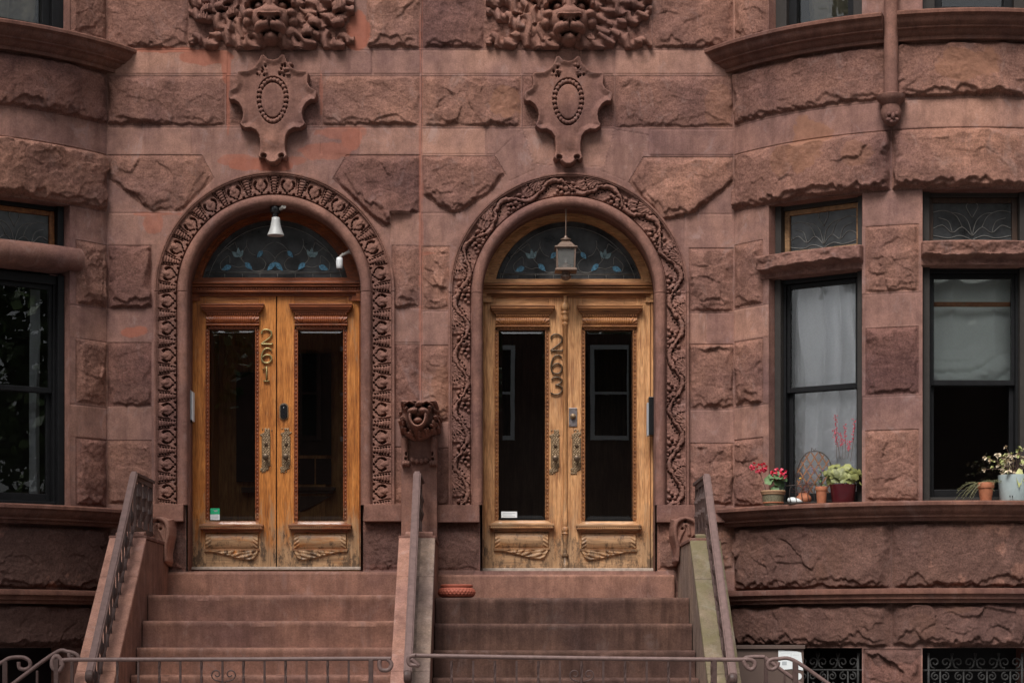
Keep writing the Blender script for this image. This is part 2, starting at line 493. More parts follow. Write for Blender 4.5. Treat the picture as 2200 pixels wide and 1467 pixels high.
M['curtain_l'] = cloth_mat('grey_curtain', (0.30, 0.32, 0.33))
M['box'] = plain('brown_cabinet_paint', (0.105, 0.068, 0.055), 0.55, var=0.12, scale=8)
M['paper'] = plain('white_paper', (0.74, 0.77, 0.78), 0.7, var=0.05, scale=12)
M['green_sticker'] = plain('green_sticker', (0.02, 0.42, 0.19), 0.4, var=0.03)
M['printgrey'] = plain('printed_grey', (0.42, 0.45, 0.47), 0.6, var=0.05)
M['pale_wood'] = wood_mat('peeling_transom_wood', (0.42, 0.22, 0.09), (0.33, 0.16, 0.06), (0.12, 0.06, 0.03), 'x', 0.6, 0.7, (3, 9))
M['whitewood'] = plain('weathered_pale_sill', (0.42, 0.34, 0.28), 0.7, var=0.25, scale=30)
M['pink'] = leaf_mat('pink_petal', (0.62, 0.03, 0.07), (0.85, 0.10, 0.17))
M['coral'] = leaf_mat('coral_bell', (0.50, 0.04, 0.08), (0.70, 0.10, 0.15))
M['leaf'] = leaf_mat('geranium_leaf', (0.035, 0.085, 0.03), (0.13, 0.22, 0.08))
M['leaf_y'] = leaf_mat('variegated_leaf', (0.09, 0.10, 0.03), (0.27, 0.28, 0.09))
M['leaf_red'] = leaf_mat('red_sprig_leaf', (0.11, 0.02, 0.02), (0.24, 0.06, 0.045))
M['leaf_dry'] = leaf_mat('needle_leaf', (0.10, 0.11, 0.045), (0.22, 0.21, 0.10))
M['leaf_tree'] = leaf_mat('tree_leaf', (0.03, 0.06, 0.018), (0.08, 0.13, 0.035))
M['bloom'] = leaf_mat('cream_bloom', (0.42, 0.30, 0.20), (0.68, 0.58, 0.42))
M['bloom_g'] = leaf_mat('green_bloom', (0.22, 0.26, 0.09), (0.48, 0.48, 0.20))
M['purple'] = leaf_mat('purple_floret', (0.07, 0.03, 0.09), (0.20, 0.10, 0.22))
M['yellow'] = plain('yellow_floret', (0.75, 0.45, 0.02), 0.6)
M['stem'] = plain('plant_stem', (0.10, 0.055, 0.04), 0.7, var=0.3, scale=50)
M['bark'] = plain('tree_bark', (0.07, 0.055, 0.045), 0.9, var=0.4, scale=14, bump=0.8)
M['pavement'] = plain('concrete_pavement', (0.22, 0.21, 0.20), 0.9, var=0.12, scale=3, bump=0.2)
M['road'] = plain('asphalt', (0.05, 0.05, 0.052), 0.9, var=0.2, scale=30, bump=0.3)
M['brick'] = plain('opposite_house_front', (0.10, 0.052, 0.042), 0.9, var=0.25, scale=2)
M['frame_w'] = plain('white_painted_sash', (0.82, 0.84, 0.86), 0.5, var=0.05)
#--SPLIT--
# ------------------------------------------------------------------ the two houses
houseA = thing('brownstone_house', (wx(590), 0, 0), 'brownstone house numbered 261 with the darker orange oak doors', 'house', 'joined brownstone row houses')
houseB = thing('brownstone_house', (wx(1220), 0, 0), 'brownstone house numbered 263 with the pale honey oak doors and flowers on its sill', 'house', 'joined brownstone row houses')


def coords(a, b, step, extra=()):
    n = max(2, int(round((b - a) / step)) + 1)
    c = np.linspace(a, b, n)
    ex = [e for e in extra if a < e < b]
    for e in ex:
        i = np.argmin(abs(c - e)); c[i] = e
    return np.unique(c)


def wall_field(ux, uy, blocks, seed):
    """height (m), tint per point of a wall given in facade pixels; ux right, uy down"""
    X, Y = np.meshgrid(ux, uy)
    H = 0.0016 * fbm(X * 0.05, Y * 0.02, seed + 5, 4); T = np.zeros_like(H); RG = np.zeros_like(H)
    for bi, bk in enumerate(blocks):
        poly, kind, Pm = bk[0], bk[1], bk[2]
        if len(poly) == 4 and not isinstance(poly[0], (tuple, list)):
            x0, x1, y0, y1 = poly
            poly = [(x0, y0), (x1, y0), (x1, y1), (x0, y1)]
        sd = seed * 100 + bi * 7 + 3
        rnd = random.Random(sd)
        xs = [p[0] for p in poly]; ys = [p[1] for p in poly]
        i0, i1 = np.searchsorted(ux, [min(xs), max(xs)]); j0, j1 = np.searchsorted(uy, [min(ys), max(ys)])
        if i1 - i0 < 2 or j1 - j0 < 2: continue
        sl = (slice(j0, j1), slice(i0, i1))
        x = X[sl]; y = Y[sl]
        xm, ym = x * PX, -y * PX                       # metres
        n1 = fbm(xm * 7, ym * 7, sd, 4); n2 = fbm(xm * 7 + 40, ym * 7, sd + 1, 4)
        emin = np.full(x.shape, 9.0); h = None
        cxp = sum(xs) / len(xs); cyp = sum(ys) / len(ys)
        prof = np.full(x.shape, 9.0)
        for k in range(len(poly)):
            (xa, ya), (xb, yb) = poly[k], poly[(k + 1) % len(poly)]
            L = math.hypot(xb - xa, yb - ya)
            nx, ny = (yb - ya) / L, -(xb - xa) / L     # pixel space normal
            if (cxp - xa) * nx + (cyp - ya) * ny < 0: nx, ny = -nx, -ny
            e = ((x - xa) * nx + (y - ya) * ny) * PX
            emin = np.minimum(emin, e)
            if ny < -0.6:    # lower edge: broken in two ledges
                c1 = np.abs(fbm(xm * 4.2, ym * 1.5, sd + 9, 5, 0.55)); c2 = np.abs(fbm(xm * 7 + 5, ym * 2.5, sd + 19, 4, 0.55))
                s1 = 0.018 + 0.17 * c1; s2 = 0.006 + 0.06 * c2
                pb = 0.55 * np.clip((e - s1) / (0.010 + 0.02 * np.clip(n1 + .3, 0, 1)), 0, 1) + 0.45 * np.clip((e - s2) / 0.014, 0, 1)
                prof = np.minimum(prof, np.where(pb > .999, 9.0, pb))
                continue
            elif ny > 0.6:   # upper edge: slopes back
                jag = 0.003 + 0.012 * np.clip(0.5 + n2, 0, 1)
                w = 0.018 + 0.09 * np.clip(0.35 + n1, 0, 1)
            else:
                jag = 0.003 + 0.02 * np.clip(0.3 + n2, 0, 1)
                w = 0.02 + 0.11 * np.clip(0.4 + n1, 0, 1)
            prof = np.minimum(prof, np.clip((e - jag) / w, 0, 9))
        tint = rnd.uniform(-1, 1)
        if kind == 'r':
            pr = np.clip(prof, 0, 1); pr = 1 - (1 - pr) ** 1.6
            plate = Pm * (0.88 + 0.26 * fbm(xm * 1.6, ym * 1.6, sd + 2, 2))
            for q in range(6):                          # cleft planes meeting in creases
                ux0 = rnd.uniform(min(xs), max(xs)) * PX; uy0 = -rnd.uniform(min(ys), max(ys)) * PX
                gx = rnd.uniform(-0.20, 0.20); gy = rnd.uniform(-0.24, 0.10)
                plate = np.minimum(plate, Pm * rnd.uniform(0.92, 1.2) + gx * (xm - ux0) + gy * (ym - uy0) + 0.006 * fbm(xm * 7, ym * 7, sd + 60 + q, 4))
            plate = np.maximum(plate, Pm * 0.45)
            gate = 0.25 + 0.75 * sstep(-0.1, 0.5, fbm(xm * 1.5, ym * 1.5, sd + 21, 3))
            ra = rnd.uniform(-.55, .55); rs_ = rnd.uniform(.65, 1.35); rk_ = rnd.uniform(.6, 1.5)
            wx1 = (xm * math.cos(ra) + ym * math.sin(ra) + 0.035 * n1) * rs_; wy1 = (-xm * math.sin(ra) + ym * math.cos(ra) + 0.035 * n2) * rs_
            det = rk_ * gate * facets(wx1 * 5.0, wy1 * 7.0, sd + 4, 0.034, 0.016) + 0.6 * facets(wx1 * 13.0, wy1 * 17.0, sd + 24, 0.012, 0.006) * gate
            det = det + 0.006 * fbm(xm * 9, ym * 9, sd + 6, 5, 0.62) + 0.004 * fbm(xm * 36, ym * 36, sd + 8, 3, 0.7)
            h = plate * pr + det * np.clip(prof * 1.2, 0.15, 1)
            h = np.maximum(h, 0.0)
            h = np.where(emin < 0.004, -0.004, h)
            tint = tint * 0.8
        elif kind == 's':
            h = 0.0015 * fbm(xm * 5, ym * 2, sd, 4) + rnd.uniform(-0.0015, 0.0025)
            h = np.where(emin < 0.0045, -0.006, h)
            tint = 0.30 + 0.75 * tint
        elif kind == 'd':                               # dimpled ground of a carved panel
            h = Pm + 0.010 * fbm(xm * 28, ym * 28, sd, 3, 0.7) - 0.006
            h = np.where(emin < 0.004, -0.006, h)
            tint *= 0.4
        m = emin >= 0
        H[sl] = np.where(m, h, H[sl]); T[sl] = np.where(m, tint, T[sl]); RG[sl] = np.where(m, 1.0 if kind != 's' else 0.0, RG[sl])
    return X, Y, H, T, RG


def blotch(X, Y, spots, seed):
    A = np.zeros_like(X)
    for i, (cx, cy, rx, ry, v) in enumerate(spots):
        q = ((X - cx) / rx) ** 2 + ((Y - cy) / ry) ** 2
        q = q + 1.1 * fbm(X * 0.022, Y * 0.022, seed + i * 5, 5, 0.6)
        A = np.maximum(A, v * sstep(1.0, 0.82, q))
    return A


OP_R, SURR_R = 185.0, 258.0
ARCH = {'A': (590.0, 628.0), 'B': (1221.5, 631.0)}
TOP, BOT = -130.0, 1715.0


def flat_wall(house, key, x0, x1, blocks, seed, patch=(), ochre=(), soot_shade=()):
    acx, acy = ARCH[key]
    ux = coords(x0, x1, 2.0, (acx - 190, acx + 190, acx - 253, acx + 253)); uy = coords(TOP, BOT, 2.0, (1085, 1226, acy))
    X, Y, H, T, RG = wall_field(ux, uy, blocks, seed)
    cxm = (X[:-1, :-1] + X[1:, 1:]) / 2 - acx; cym = (Y[:-1, :-1] + Y[1:, 1:]) / 2
    hole = np.where(cym < acy, cxm ** 2 + (cym - acy) ** 2 < 253 ** 2, (abs(cxm) < 253) & (cym < 1085)) | ((abs(cxm) < 190) & (cym >= 1085) & (cym < 1226))
    P = np.stack([wx(X), -H, wz(Y)], -1)
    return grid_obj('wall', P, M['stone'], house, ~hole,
                    {'tint': T, 'rgh': RG, 'patch': blotch(X, Y, patch, seed), 'ochre': blotch(X, Y, ochre, seed + 50), 'soot_shade': blotch(X, Y, soot_shade, seed + 80)}, flip=False)


o = 0
blA = [((230, 405, -130, 106), 'r', .05), ((405, 750, -130, 106), 'd', .012), ((750, 788, -130, 106), 's', 0), ((788, 904, -130, 106), 'r', .055),
       ((230, 490, 108, 161), 's', 0), ((490, 570, 108, 161), 's', 0), ((570, 606, 108, 161), 's', 0), ((606, 690, 108, 161), 's', 0), ((690, 800, 108, 161), 's', 0), ((800, 904, 108, 161), 's', 0),
       ((230, 485, 163, 272), 'r', .062), ((487, 690, 163, 272), 'r', .022), ((692, 903, 163, 272), 'r', .06),
       ((230, 412, 274, 332), 's', 0), ((412, 690, 274, 332), 's', 0), ((690, 773, 274, 332), 's', 0), ((773, 903, 274, 332), 's', 0),
       ([(232, 334), (434, 334), (463, 388), (405, 442), (362, 488), (322, 456), (232, 456)], 'r', .05),
       ([(744, 334), (903, 334), (903, 458), (822, 490), (770, 440), (714, 385)], 'r', .07),
       ((230, 345, 458, 526), 's', 0), ((838, 903, 458, 526), 's', 0),
       ((231, 327, 527, 664), 'r', .07), ((843, 903, 527, 664), 'r', .05),
       ((230, 330, 665, 734), 's', 0), ((843, 903, 665, 737), 's', 0),
       ((231, 326, 735, 874), 'r', .04), ((846, 903, 739, 900), 'r', .035),
       ((230, 330, 875, 944), 's', 0), ((846, 903, 900, 960), 's', 0),
       ((231, 326, 945, 1084), 'r', .032), ((846, 903, 960, 1084), 'r', .03),
       ((230, 400, 1120, 1226), 'r', .03), ((780, 903, 1120, 1226), 'r', .03), ((230, 903, 1262, 1298), 's', 0), ((230, 903, 1300, 1388), 'r', .05)]
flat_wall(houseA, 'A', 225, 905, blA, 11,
          [(350, 108, 85, 7, .8), (440, 122, 50, 16, .75), (486, 140, 10, 34, .75), (770, 70, 26, 44, .85), (560, 352, 75, 16, .8), (500, 345, 50, 12, .6), (700, 325, 60, 20, .55), (725, 285, 60, 14, .5),
           (757, 303, 24, 28, .7), (292, 712, 34, 12, .75), (330, 480, 22, 22, .6), (490, 210, 4, 80, .6), (903, 500, 2.5, 600, .5), (690, 200, 4, 60, .5), (620, 345, 40, 10, .55), (330, 460, 60, 5, .6)],
          (), [(270, 980, 90, 170, .22), (300, 1180, 120, 70, .75), (820, 1175, 60, 60, .55), (300, 1340, 140, 60, .7)])  # soot low down, with shade of bay and stair walls painted in
k = 3
blB = [((907, 1040, -130, 106), 'r', .04), ((1040, 1400, -130, 106), 'd', .012), ((1402, 1577, -130, 106), 'r', .05),
       ((907, 1120, 108, 161), 's', 0), ((1122, 1195, 108, 161), 's', 0), ((1195, 1245, 108, 161), 's', 0), ((1245, 1320, 108, 161), 's', 0), ((1322, 1534, 108, 161), 's', 0), ((1534, 1577, 108, 161), 's', 0),
       ((907, 1120, 163, 274), 'r', .055), ((1122, 1320, 163, 274), 'r', .02), ((1322, 1577, 163, 276), 'r', .05),
       ((907, 1043, 276, 333), 's', 0), ((1044, 1130, 276, 333), 's', 0), ((1394, 1577, 278, 335), 's', 0),
       ([(1062, 334), (1122, 276), (1148, 365), (1095, 390)], 's', 0), ([(1124, 276), (1320, 276), (1294, 372), (1222, 362), (1150, 366)], 's', 0), ([(1322, 278), (1394, 290), (1378, 338), (1345, 390), (1296, 370)], 's', 0),
       ([(908, 335), (1064, 335), (1097, 390), (1052, 418), (1000, 484), (962, 458), (908, 440)], 'r', .075),
       ([(1382, 338), (1577, 338), (1577, 458), (1482, 468), (1440, 500), (1350, 392)], 'r', .075),
       ((907, 985, 458, 528), 's', 0), ((1470, 1577, 460, 532), 's', 0),
       ((907, 966, 529, 666), 'r', .05), ((1480, 1577, 534, 670), 'r', .06),
       ((907, 966, 668, 740), 's', 0), ((1480, 1518, 672, 738), 's', 0), ((1518, 1577, 672, 738), 's', 0),
       ((907, 966, 741, 905), 'r', .04), ((1480, 1577, 740, 878), 'r', .06),
       ((907, 966, 906, 962), 's', 0), ((1480, 1577, 880, 950), 's', 0),
       ((907, 966, 962, 1086), 'r', .03), ((1480, 1577, 951, 1088), 'r', .05),
       ((907, 1030, 1122, 1226), 'r', .03), ((1412, 1577, 1122, 1226), 'r', .05), ((907, 1577, 1270, 1298), 's', 0), ((907, 1577, 1300, 1388), 'r', .05)]
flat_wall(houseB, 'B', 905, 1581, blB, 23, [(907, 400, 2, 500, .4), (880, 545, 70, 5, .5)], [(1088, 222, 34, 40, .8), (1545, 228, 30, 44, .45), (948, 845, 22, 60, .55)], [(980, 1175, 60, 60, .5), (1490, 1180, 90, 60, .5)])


# ------------------------------------------------------------------ bowed bays
class Bay:
    def __init__(s, cornerpx, sgn):
        s.c = 1.85; s.s = 0.964; s.R = (s.c ** 2 + s.s ** 2) / (2 * s.s); s.sgn = sgn
        s.X = wx(cornerpx) + sgn * s.c; s.Y = s.R - s.s
        s.th = math.asin(s.c / s.R)

    def pt(s, u, off=0.0):
        """u in facade pixels of arc from the corner -> x, y"""
        t = -s.th + np.asarray(u) * PX / s.R
        return s.X + s.sgn * (s.R + off) * np.sin(t), s.Y - (s.R + off) * np.cos(t)

    def px(s, u, off=0.0):
        x, y = s.pt(u, off)
        return CX + x * F / (D + y)

    def u(s, px, off=0.0):
        lo, hi = -60.0, 1120.0
        for _ in range(50):
            m = (lo + hi) / 2
            v = float(s.px(m, off))
            if (v < px) == (s.sgn > 0): lo = m
            else: hi = m
        return (lo + hi) / 2


bayL, bayR = Bay(230, -1), Bay(1577, 1)
uW1a, uW1b = bayR.u(1652), bayR.u(1852)
uP, uW2a = bayR.u(1910), bayR.u(1982)
UC = bayR.th * bayR.R / PX                      # centre of the bow
uW2b = bayR.u(2216)
uW3a, uW3b = uW2b + (uW2a - uW1b), 2 * UC - uW1a
uJ = (uW1b + uW2a) / 2
UEND = 2 * UC
YL = dict(top=TOP, cor0=106, cor1=157, lint=458, bar0=566, bar1=612, sill0=1094, sill1=1133, band0=1271, band1=1298, bas=1391, basb=1560)


def bay_wall(house, bay, seed, u1, wins, ochre=(), soot_shade=(), rowtint=None):
    ex = [a for w in wins for a in w]
    ux = coords(-2, u1, 2.0, ex); uy = coords(TOP, BOT, 2.0, (62, YL['lint'], YL['sill0'], YL['bas'], YL['basb']))
    bl = []
    edges = [0, uJ, uW2b + (uW2a - uW1b) / 2, UEND]
    for a, b in zip(edges[:-1], edges[1:]):
        bl += [((a, b - 2, 158, 272), 'r', .085), ((a, b - 2, 334, 457), 'r', .125), ((a, b - 2, 1134, 1270), 'r', .095), ((a, b - 2, 1299, 1390), 'r', .11), ((a, b - 12, 274, 332), 's', 0)]
    piers = [(0, wins[0][0], True), (wins[0][1], wins[1][0], False)] + ([(wins[1][1], wins[2][0], False)] if len(wins) > 2 else [])
    rows = [(459, 526, 's', 0), (527, 664, 'r', .055), (666, 734, 's', 0), (735, 874, 'r', .05), (876, 944, 's', 0), (946, 1092, 'r', .05)]
    for pi_, (a, b, corner) in enumerate(piers):
        for y0, y1, kd, Pm in rows:
            if kd == 's': bl.append(((a, b, y0, y1), 's', 0))
            else:
                if not corner: sh = -42; y0b = max(459, y0 + (0 if pi_ else sh))
                bl.append(((a + (1 if corner else 7), b - (15 if corner else 7), y0, y1), 'r', Pm))
        if not corner: bl.append(((a + 4, b - 4, 1393, 1500), 'r', .06)); bl.append(((a + 4, b - 4, 1502, 1600), 'r', .06))
        else: bl.append(((a + 2, b, -130, 100), 'r', .04))
    X, Y, H, T, RG = wall_field(ux, uy, bl, seed)
    xm = (X[:-1, :-1] + X[1:, 1:]) / 2; ym = (Y[:-1, :-1] + Y[1:, 1:]) / 2
    hole = np.zeros(xm.shape, bool)
    for a, b in wins:
        hole |= (xm > a) & (xm < b) & (((ym > YL['lint']) & (ym < YL['sill0'])) | (ym < 100) | ((ym > YL['bas']) & (ym < YL['basb'])))
    px_, py_ = bay.pt(X, H)
    P = np.stack([px_, py_, wz(Y)], -1)
    grid_obj('bay_wall', P, M['stone'], house, ~hole, {'tint': T, 'rgh': RG, 'patch': np.zeros_like(T), 'ochre': blotch(X, Y, ochre, seed), 'soot_shade': blotch(X, Y, soot_shade, seed + 9)}, flip=(bay.sgn < 0))
    # stone returns of the openings
    for a, b in wins:
        for y0, y1 in ((YL['lint'], YL['sill0']), (TOP, 100), (YL['bas'], YL['basb'])):
            mb = MB()
            for (ua, ya, ub, yb) in ((a, y0, a, y1), (b, y0, b, y1), (a, y0, b, y0), (a, y1, b, y1)):
                n = 8 if ua != ub else 1
                for i in range(n):
                    u_, v_ = ua + (ub - ua) * i / n, ua + (ub - ua) * (i + 1) / n
                    if ua == ub: v_ = ua
                    q = []
                    for uu, yy in ((u_, ya), (v_, yb)):
                        for of in (0.002, -0.30):
                            x, y = bay.pt(uu, of); q.append((float(x), float(y), float(wz(yy))))
                    mb.add([q[0], q[1], q[3], q[2]], [(0, 1, 2, 3)])
            mb.build('stone_reveal', M['trim'], house)


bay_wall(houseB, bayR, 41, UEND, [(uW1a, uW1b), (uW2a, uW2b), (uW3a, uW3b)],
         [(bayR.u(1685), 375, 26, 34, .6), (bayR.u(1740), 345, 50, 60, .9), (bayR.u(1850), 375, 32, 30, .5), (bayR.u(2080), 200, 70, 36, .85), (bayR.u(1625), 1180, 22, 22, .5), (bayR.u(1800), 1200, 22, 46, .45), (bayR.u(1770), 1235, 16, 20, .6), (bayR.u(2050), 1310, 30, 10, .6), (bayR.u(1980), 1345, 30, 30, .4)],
         [(270, 1200, 420, 110, .62), (270, 1345, 420, 75, .6)])  # dirty base stones, darkened further for the shade under the sill
bay_wall(houseA, bayL, 57, 330, [(uW1a, uW1b), (uW2a, uW2b)], (), [(110, 1200, 260, 90, .85), (110, 1345, 260, 70, .9)])  # dirty foot of the bay, with shade painted into the same tone


def bay_sweep(name, house, bay, prof, u0, u1, mat, n=90, caps=True):
    """prof: list of (offset outwards, facade py), swept along the bow"""
    mb = MB(); m = len(prof); vs = []; fs = []
    us = np.linspace(u0, u1, n)
    for u_ in us:
        for of, py in prof:
            x, y = bay.pt(u_, of); vs.append((float(x), float(y), float(wz(py))))
    for i in range(n - 1):
        for k in range(m):
            a = i * m + k; b = i * m + (k + 1) % m
            fs.append((a, b, b + m, a + m))
    if caps: fs.append(tuple(range(m))); fs.append(tuple(range((n - 1) * m, n * m))[::-1])
    mb.add(vs, fs)
    return mb.build(name, mat, house, auto=35)


COR = [(-.05, 104), (.20, 105), (.215, 108), (.215, 114), (.195, 117), (.185, 119), (.18, 124), (.155, 131), (.135, 134), (.135, 137), (.105, 140), (.095, 145), (.07, 149), (.06, 150), (.06, 157), (-.05, 157)]
SILL = [(-.25, 1092), (.17, 1094), (.185, 1097), (.185, 1103), (.165, 1106), (.16, 1108), (.155, 1112), (.125, 1119), (.11, 1121), (.11, 1125), (.085, 1127), (.075, 1133), (-.05, 1133)]
BAND = [(-.05, 1268), (.12, 1271), (.125, 1274), (.125, 1281), (.105, 1284), (.10, 1287), (.10, 1291), (.08, 1293), (.075, 1299), (-.05, 1299)]
for nm, h, b, pr, u0, u1, mt in (('cornice', houseB, bayR, COR, -75, uJ - 14, 'cornice'), ('cornice', houseB, bayR, COR, uJ + 14, UEND + 75, 'cornice'), ('cornice', houseA, bayL, COR, -75, 330, 'cornice'),
                                 ('window_sill', houseB, bayR, SILL, -75, UEND + 75, 'cornice'), ('window_sill', houseA, bayL, SILL, -75, 330, 'cornice'),
                                 ('string_course', houseB, bayR, BAND, -50, UEND + 50, 'cornice'), ('string_course', houseA, bayL, BAND, -50, 330, 'cornice')):
    bay_sweep(nm, h, b, pr, u0, u1, M[mt])

# transom bars: rough stone on the right house, a smooth roll on the left one
for (a, b, s_) in ((uW1a - 22, uW1b + 3, 3), (uW2a - 3, uW2b + 3, 5)):
    ux = coords(a, b, 1.5); uy = np.linspace(YL['bar0'] - 4, YL['bar1'] + 2, 34)
    X, Y = np.meshgrid(ux, uy)
    t = (Y - uy[0]) / (uy[-1] - uy[0])
    xm, ym = X * PX, -Y * PX
    prof = np.clip(np.minimum((t) / 0.10, 1), 0, 1) ** 0.5
    brk = 0.62 + 0.16 * fbm(xm * 5, ym * 0 + 3, s_, 4, 0.6)
    hgt = np.where(t < brk, 0.088 + 0.03 * fbm(xm * 5, ym * 8, s_ + 4, 4), 0.088 - 0.085 * sstep(0, 0.16, t - brk) + 0.02 * fbm(xm * 14, ym * 22, s_ + 8, 4))
    edge = np.minimum(X - ux[0], ux[-1] - X)
    hgt = hgt * np.clip(edge / 4, 0, 1) ** 0.5
    hgt = -0.10 + (hgt + 0.10 + 0.010 * fbm(xm * 24, ym * 24, s_, 4, .6)) * prof
    hgt = np.where(t > 0.97, -0.16, hgt)
    px_, py_ = bayR.pt(X, hgt)
    grid_obj('transom_bar', np.stack([px_, py_, wz(Y)], -1), M['trim'], houseB)
roll = [(-.16, 546)] + [(.010 + .085 * math.sin(t), 571 - 24 * math.cos(t)) for t in np.linspace(0.15, PI - 0.15, 12)] + [(-.16, 600)]
bay_sweep('transom_bar', houseA, bayL, roll, uW1a - 22, uW1b + 2, M['trim'])

# round shaft with carved corbel between the windows
x, y = bayR.pt(uJ, 0.07); x, y = float(x), float(y)
sh = MB().lathe([(.058, wz(266)), (.058, 7.36)], (x, y, 0), 20).build('pipe_shaft', M['trim'], houseB, auto=40)
co_ = MB().lathe([(.02, 0.0), (.045, .02), (.075, .06), (.085, .12), (.07, .17), (.08, .18), (.105, .21), (.115, .225), (.118, .25), (.085, .262), (.06, .27)], (x, y, wz(330)), 20)
co = co_.build('corbel', M['carved'], sh, auto=40)
hb = MB()
for sx in (-1, 1):
    hb.ball((x + sx * .032, y - .075, wz(309)), .016, .02, .02); hb.ball((x + sx * .03, y - .06, wz(320)), .024, .025, .018)
hb.ball((x, y - .085, wz(314)), .016, .03, .03); hb.ball((x, y - .06, wz(324)), .03, .03, .02)
hb.build('carved_face', M['carved'], sh, smooth=True)
#--SPLIT--
# ------------------------------------------------------------------ carved arch surrounds
def arch_point(cx, cy, s, t, yb=1085.0, r=None):
    """s along the path (pixels at mid radius), t radius; -> facade px, py"""
    Lj = yb - cy; Rm = 229.0
    r = t
    a = (s - Lj) / Rm
    X = np.where(s < Lj, cx - r, np.where(s > Lj + PI * Rm, cx + r, cx - r * np.cos(a)))
    Y = np.where(s < Lj, yb - s, np.where(s > Lj + PI * Rm, cy + (s - Lj - PI * Rm), cy - r * np.sin(a)))
    return X, Y


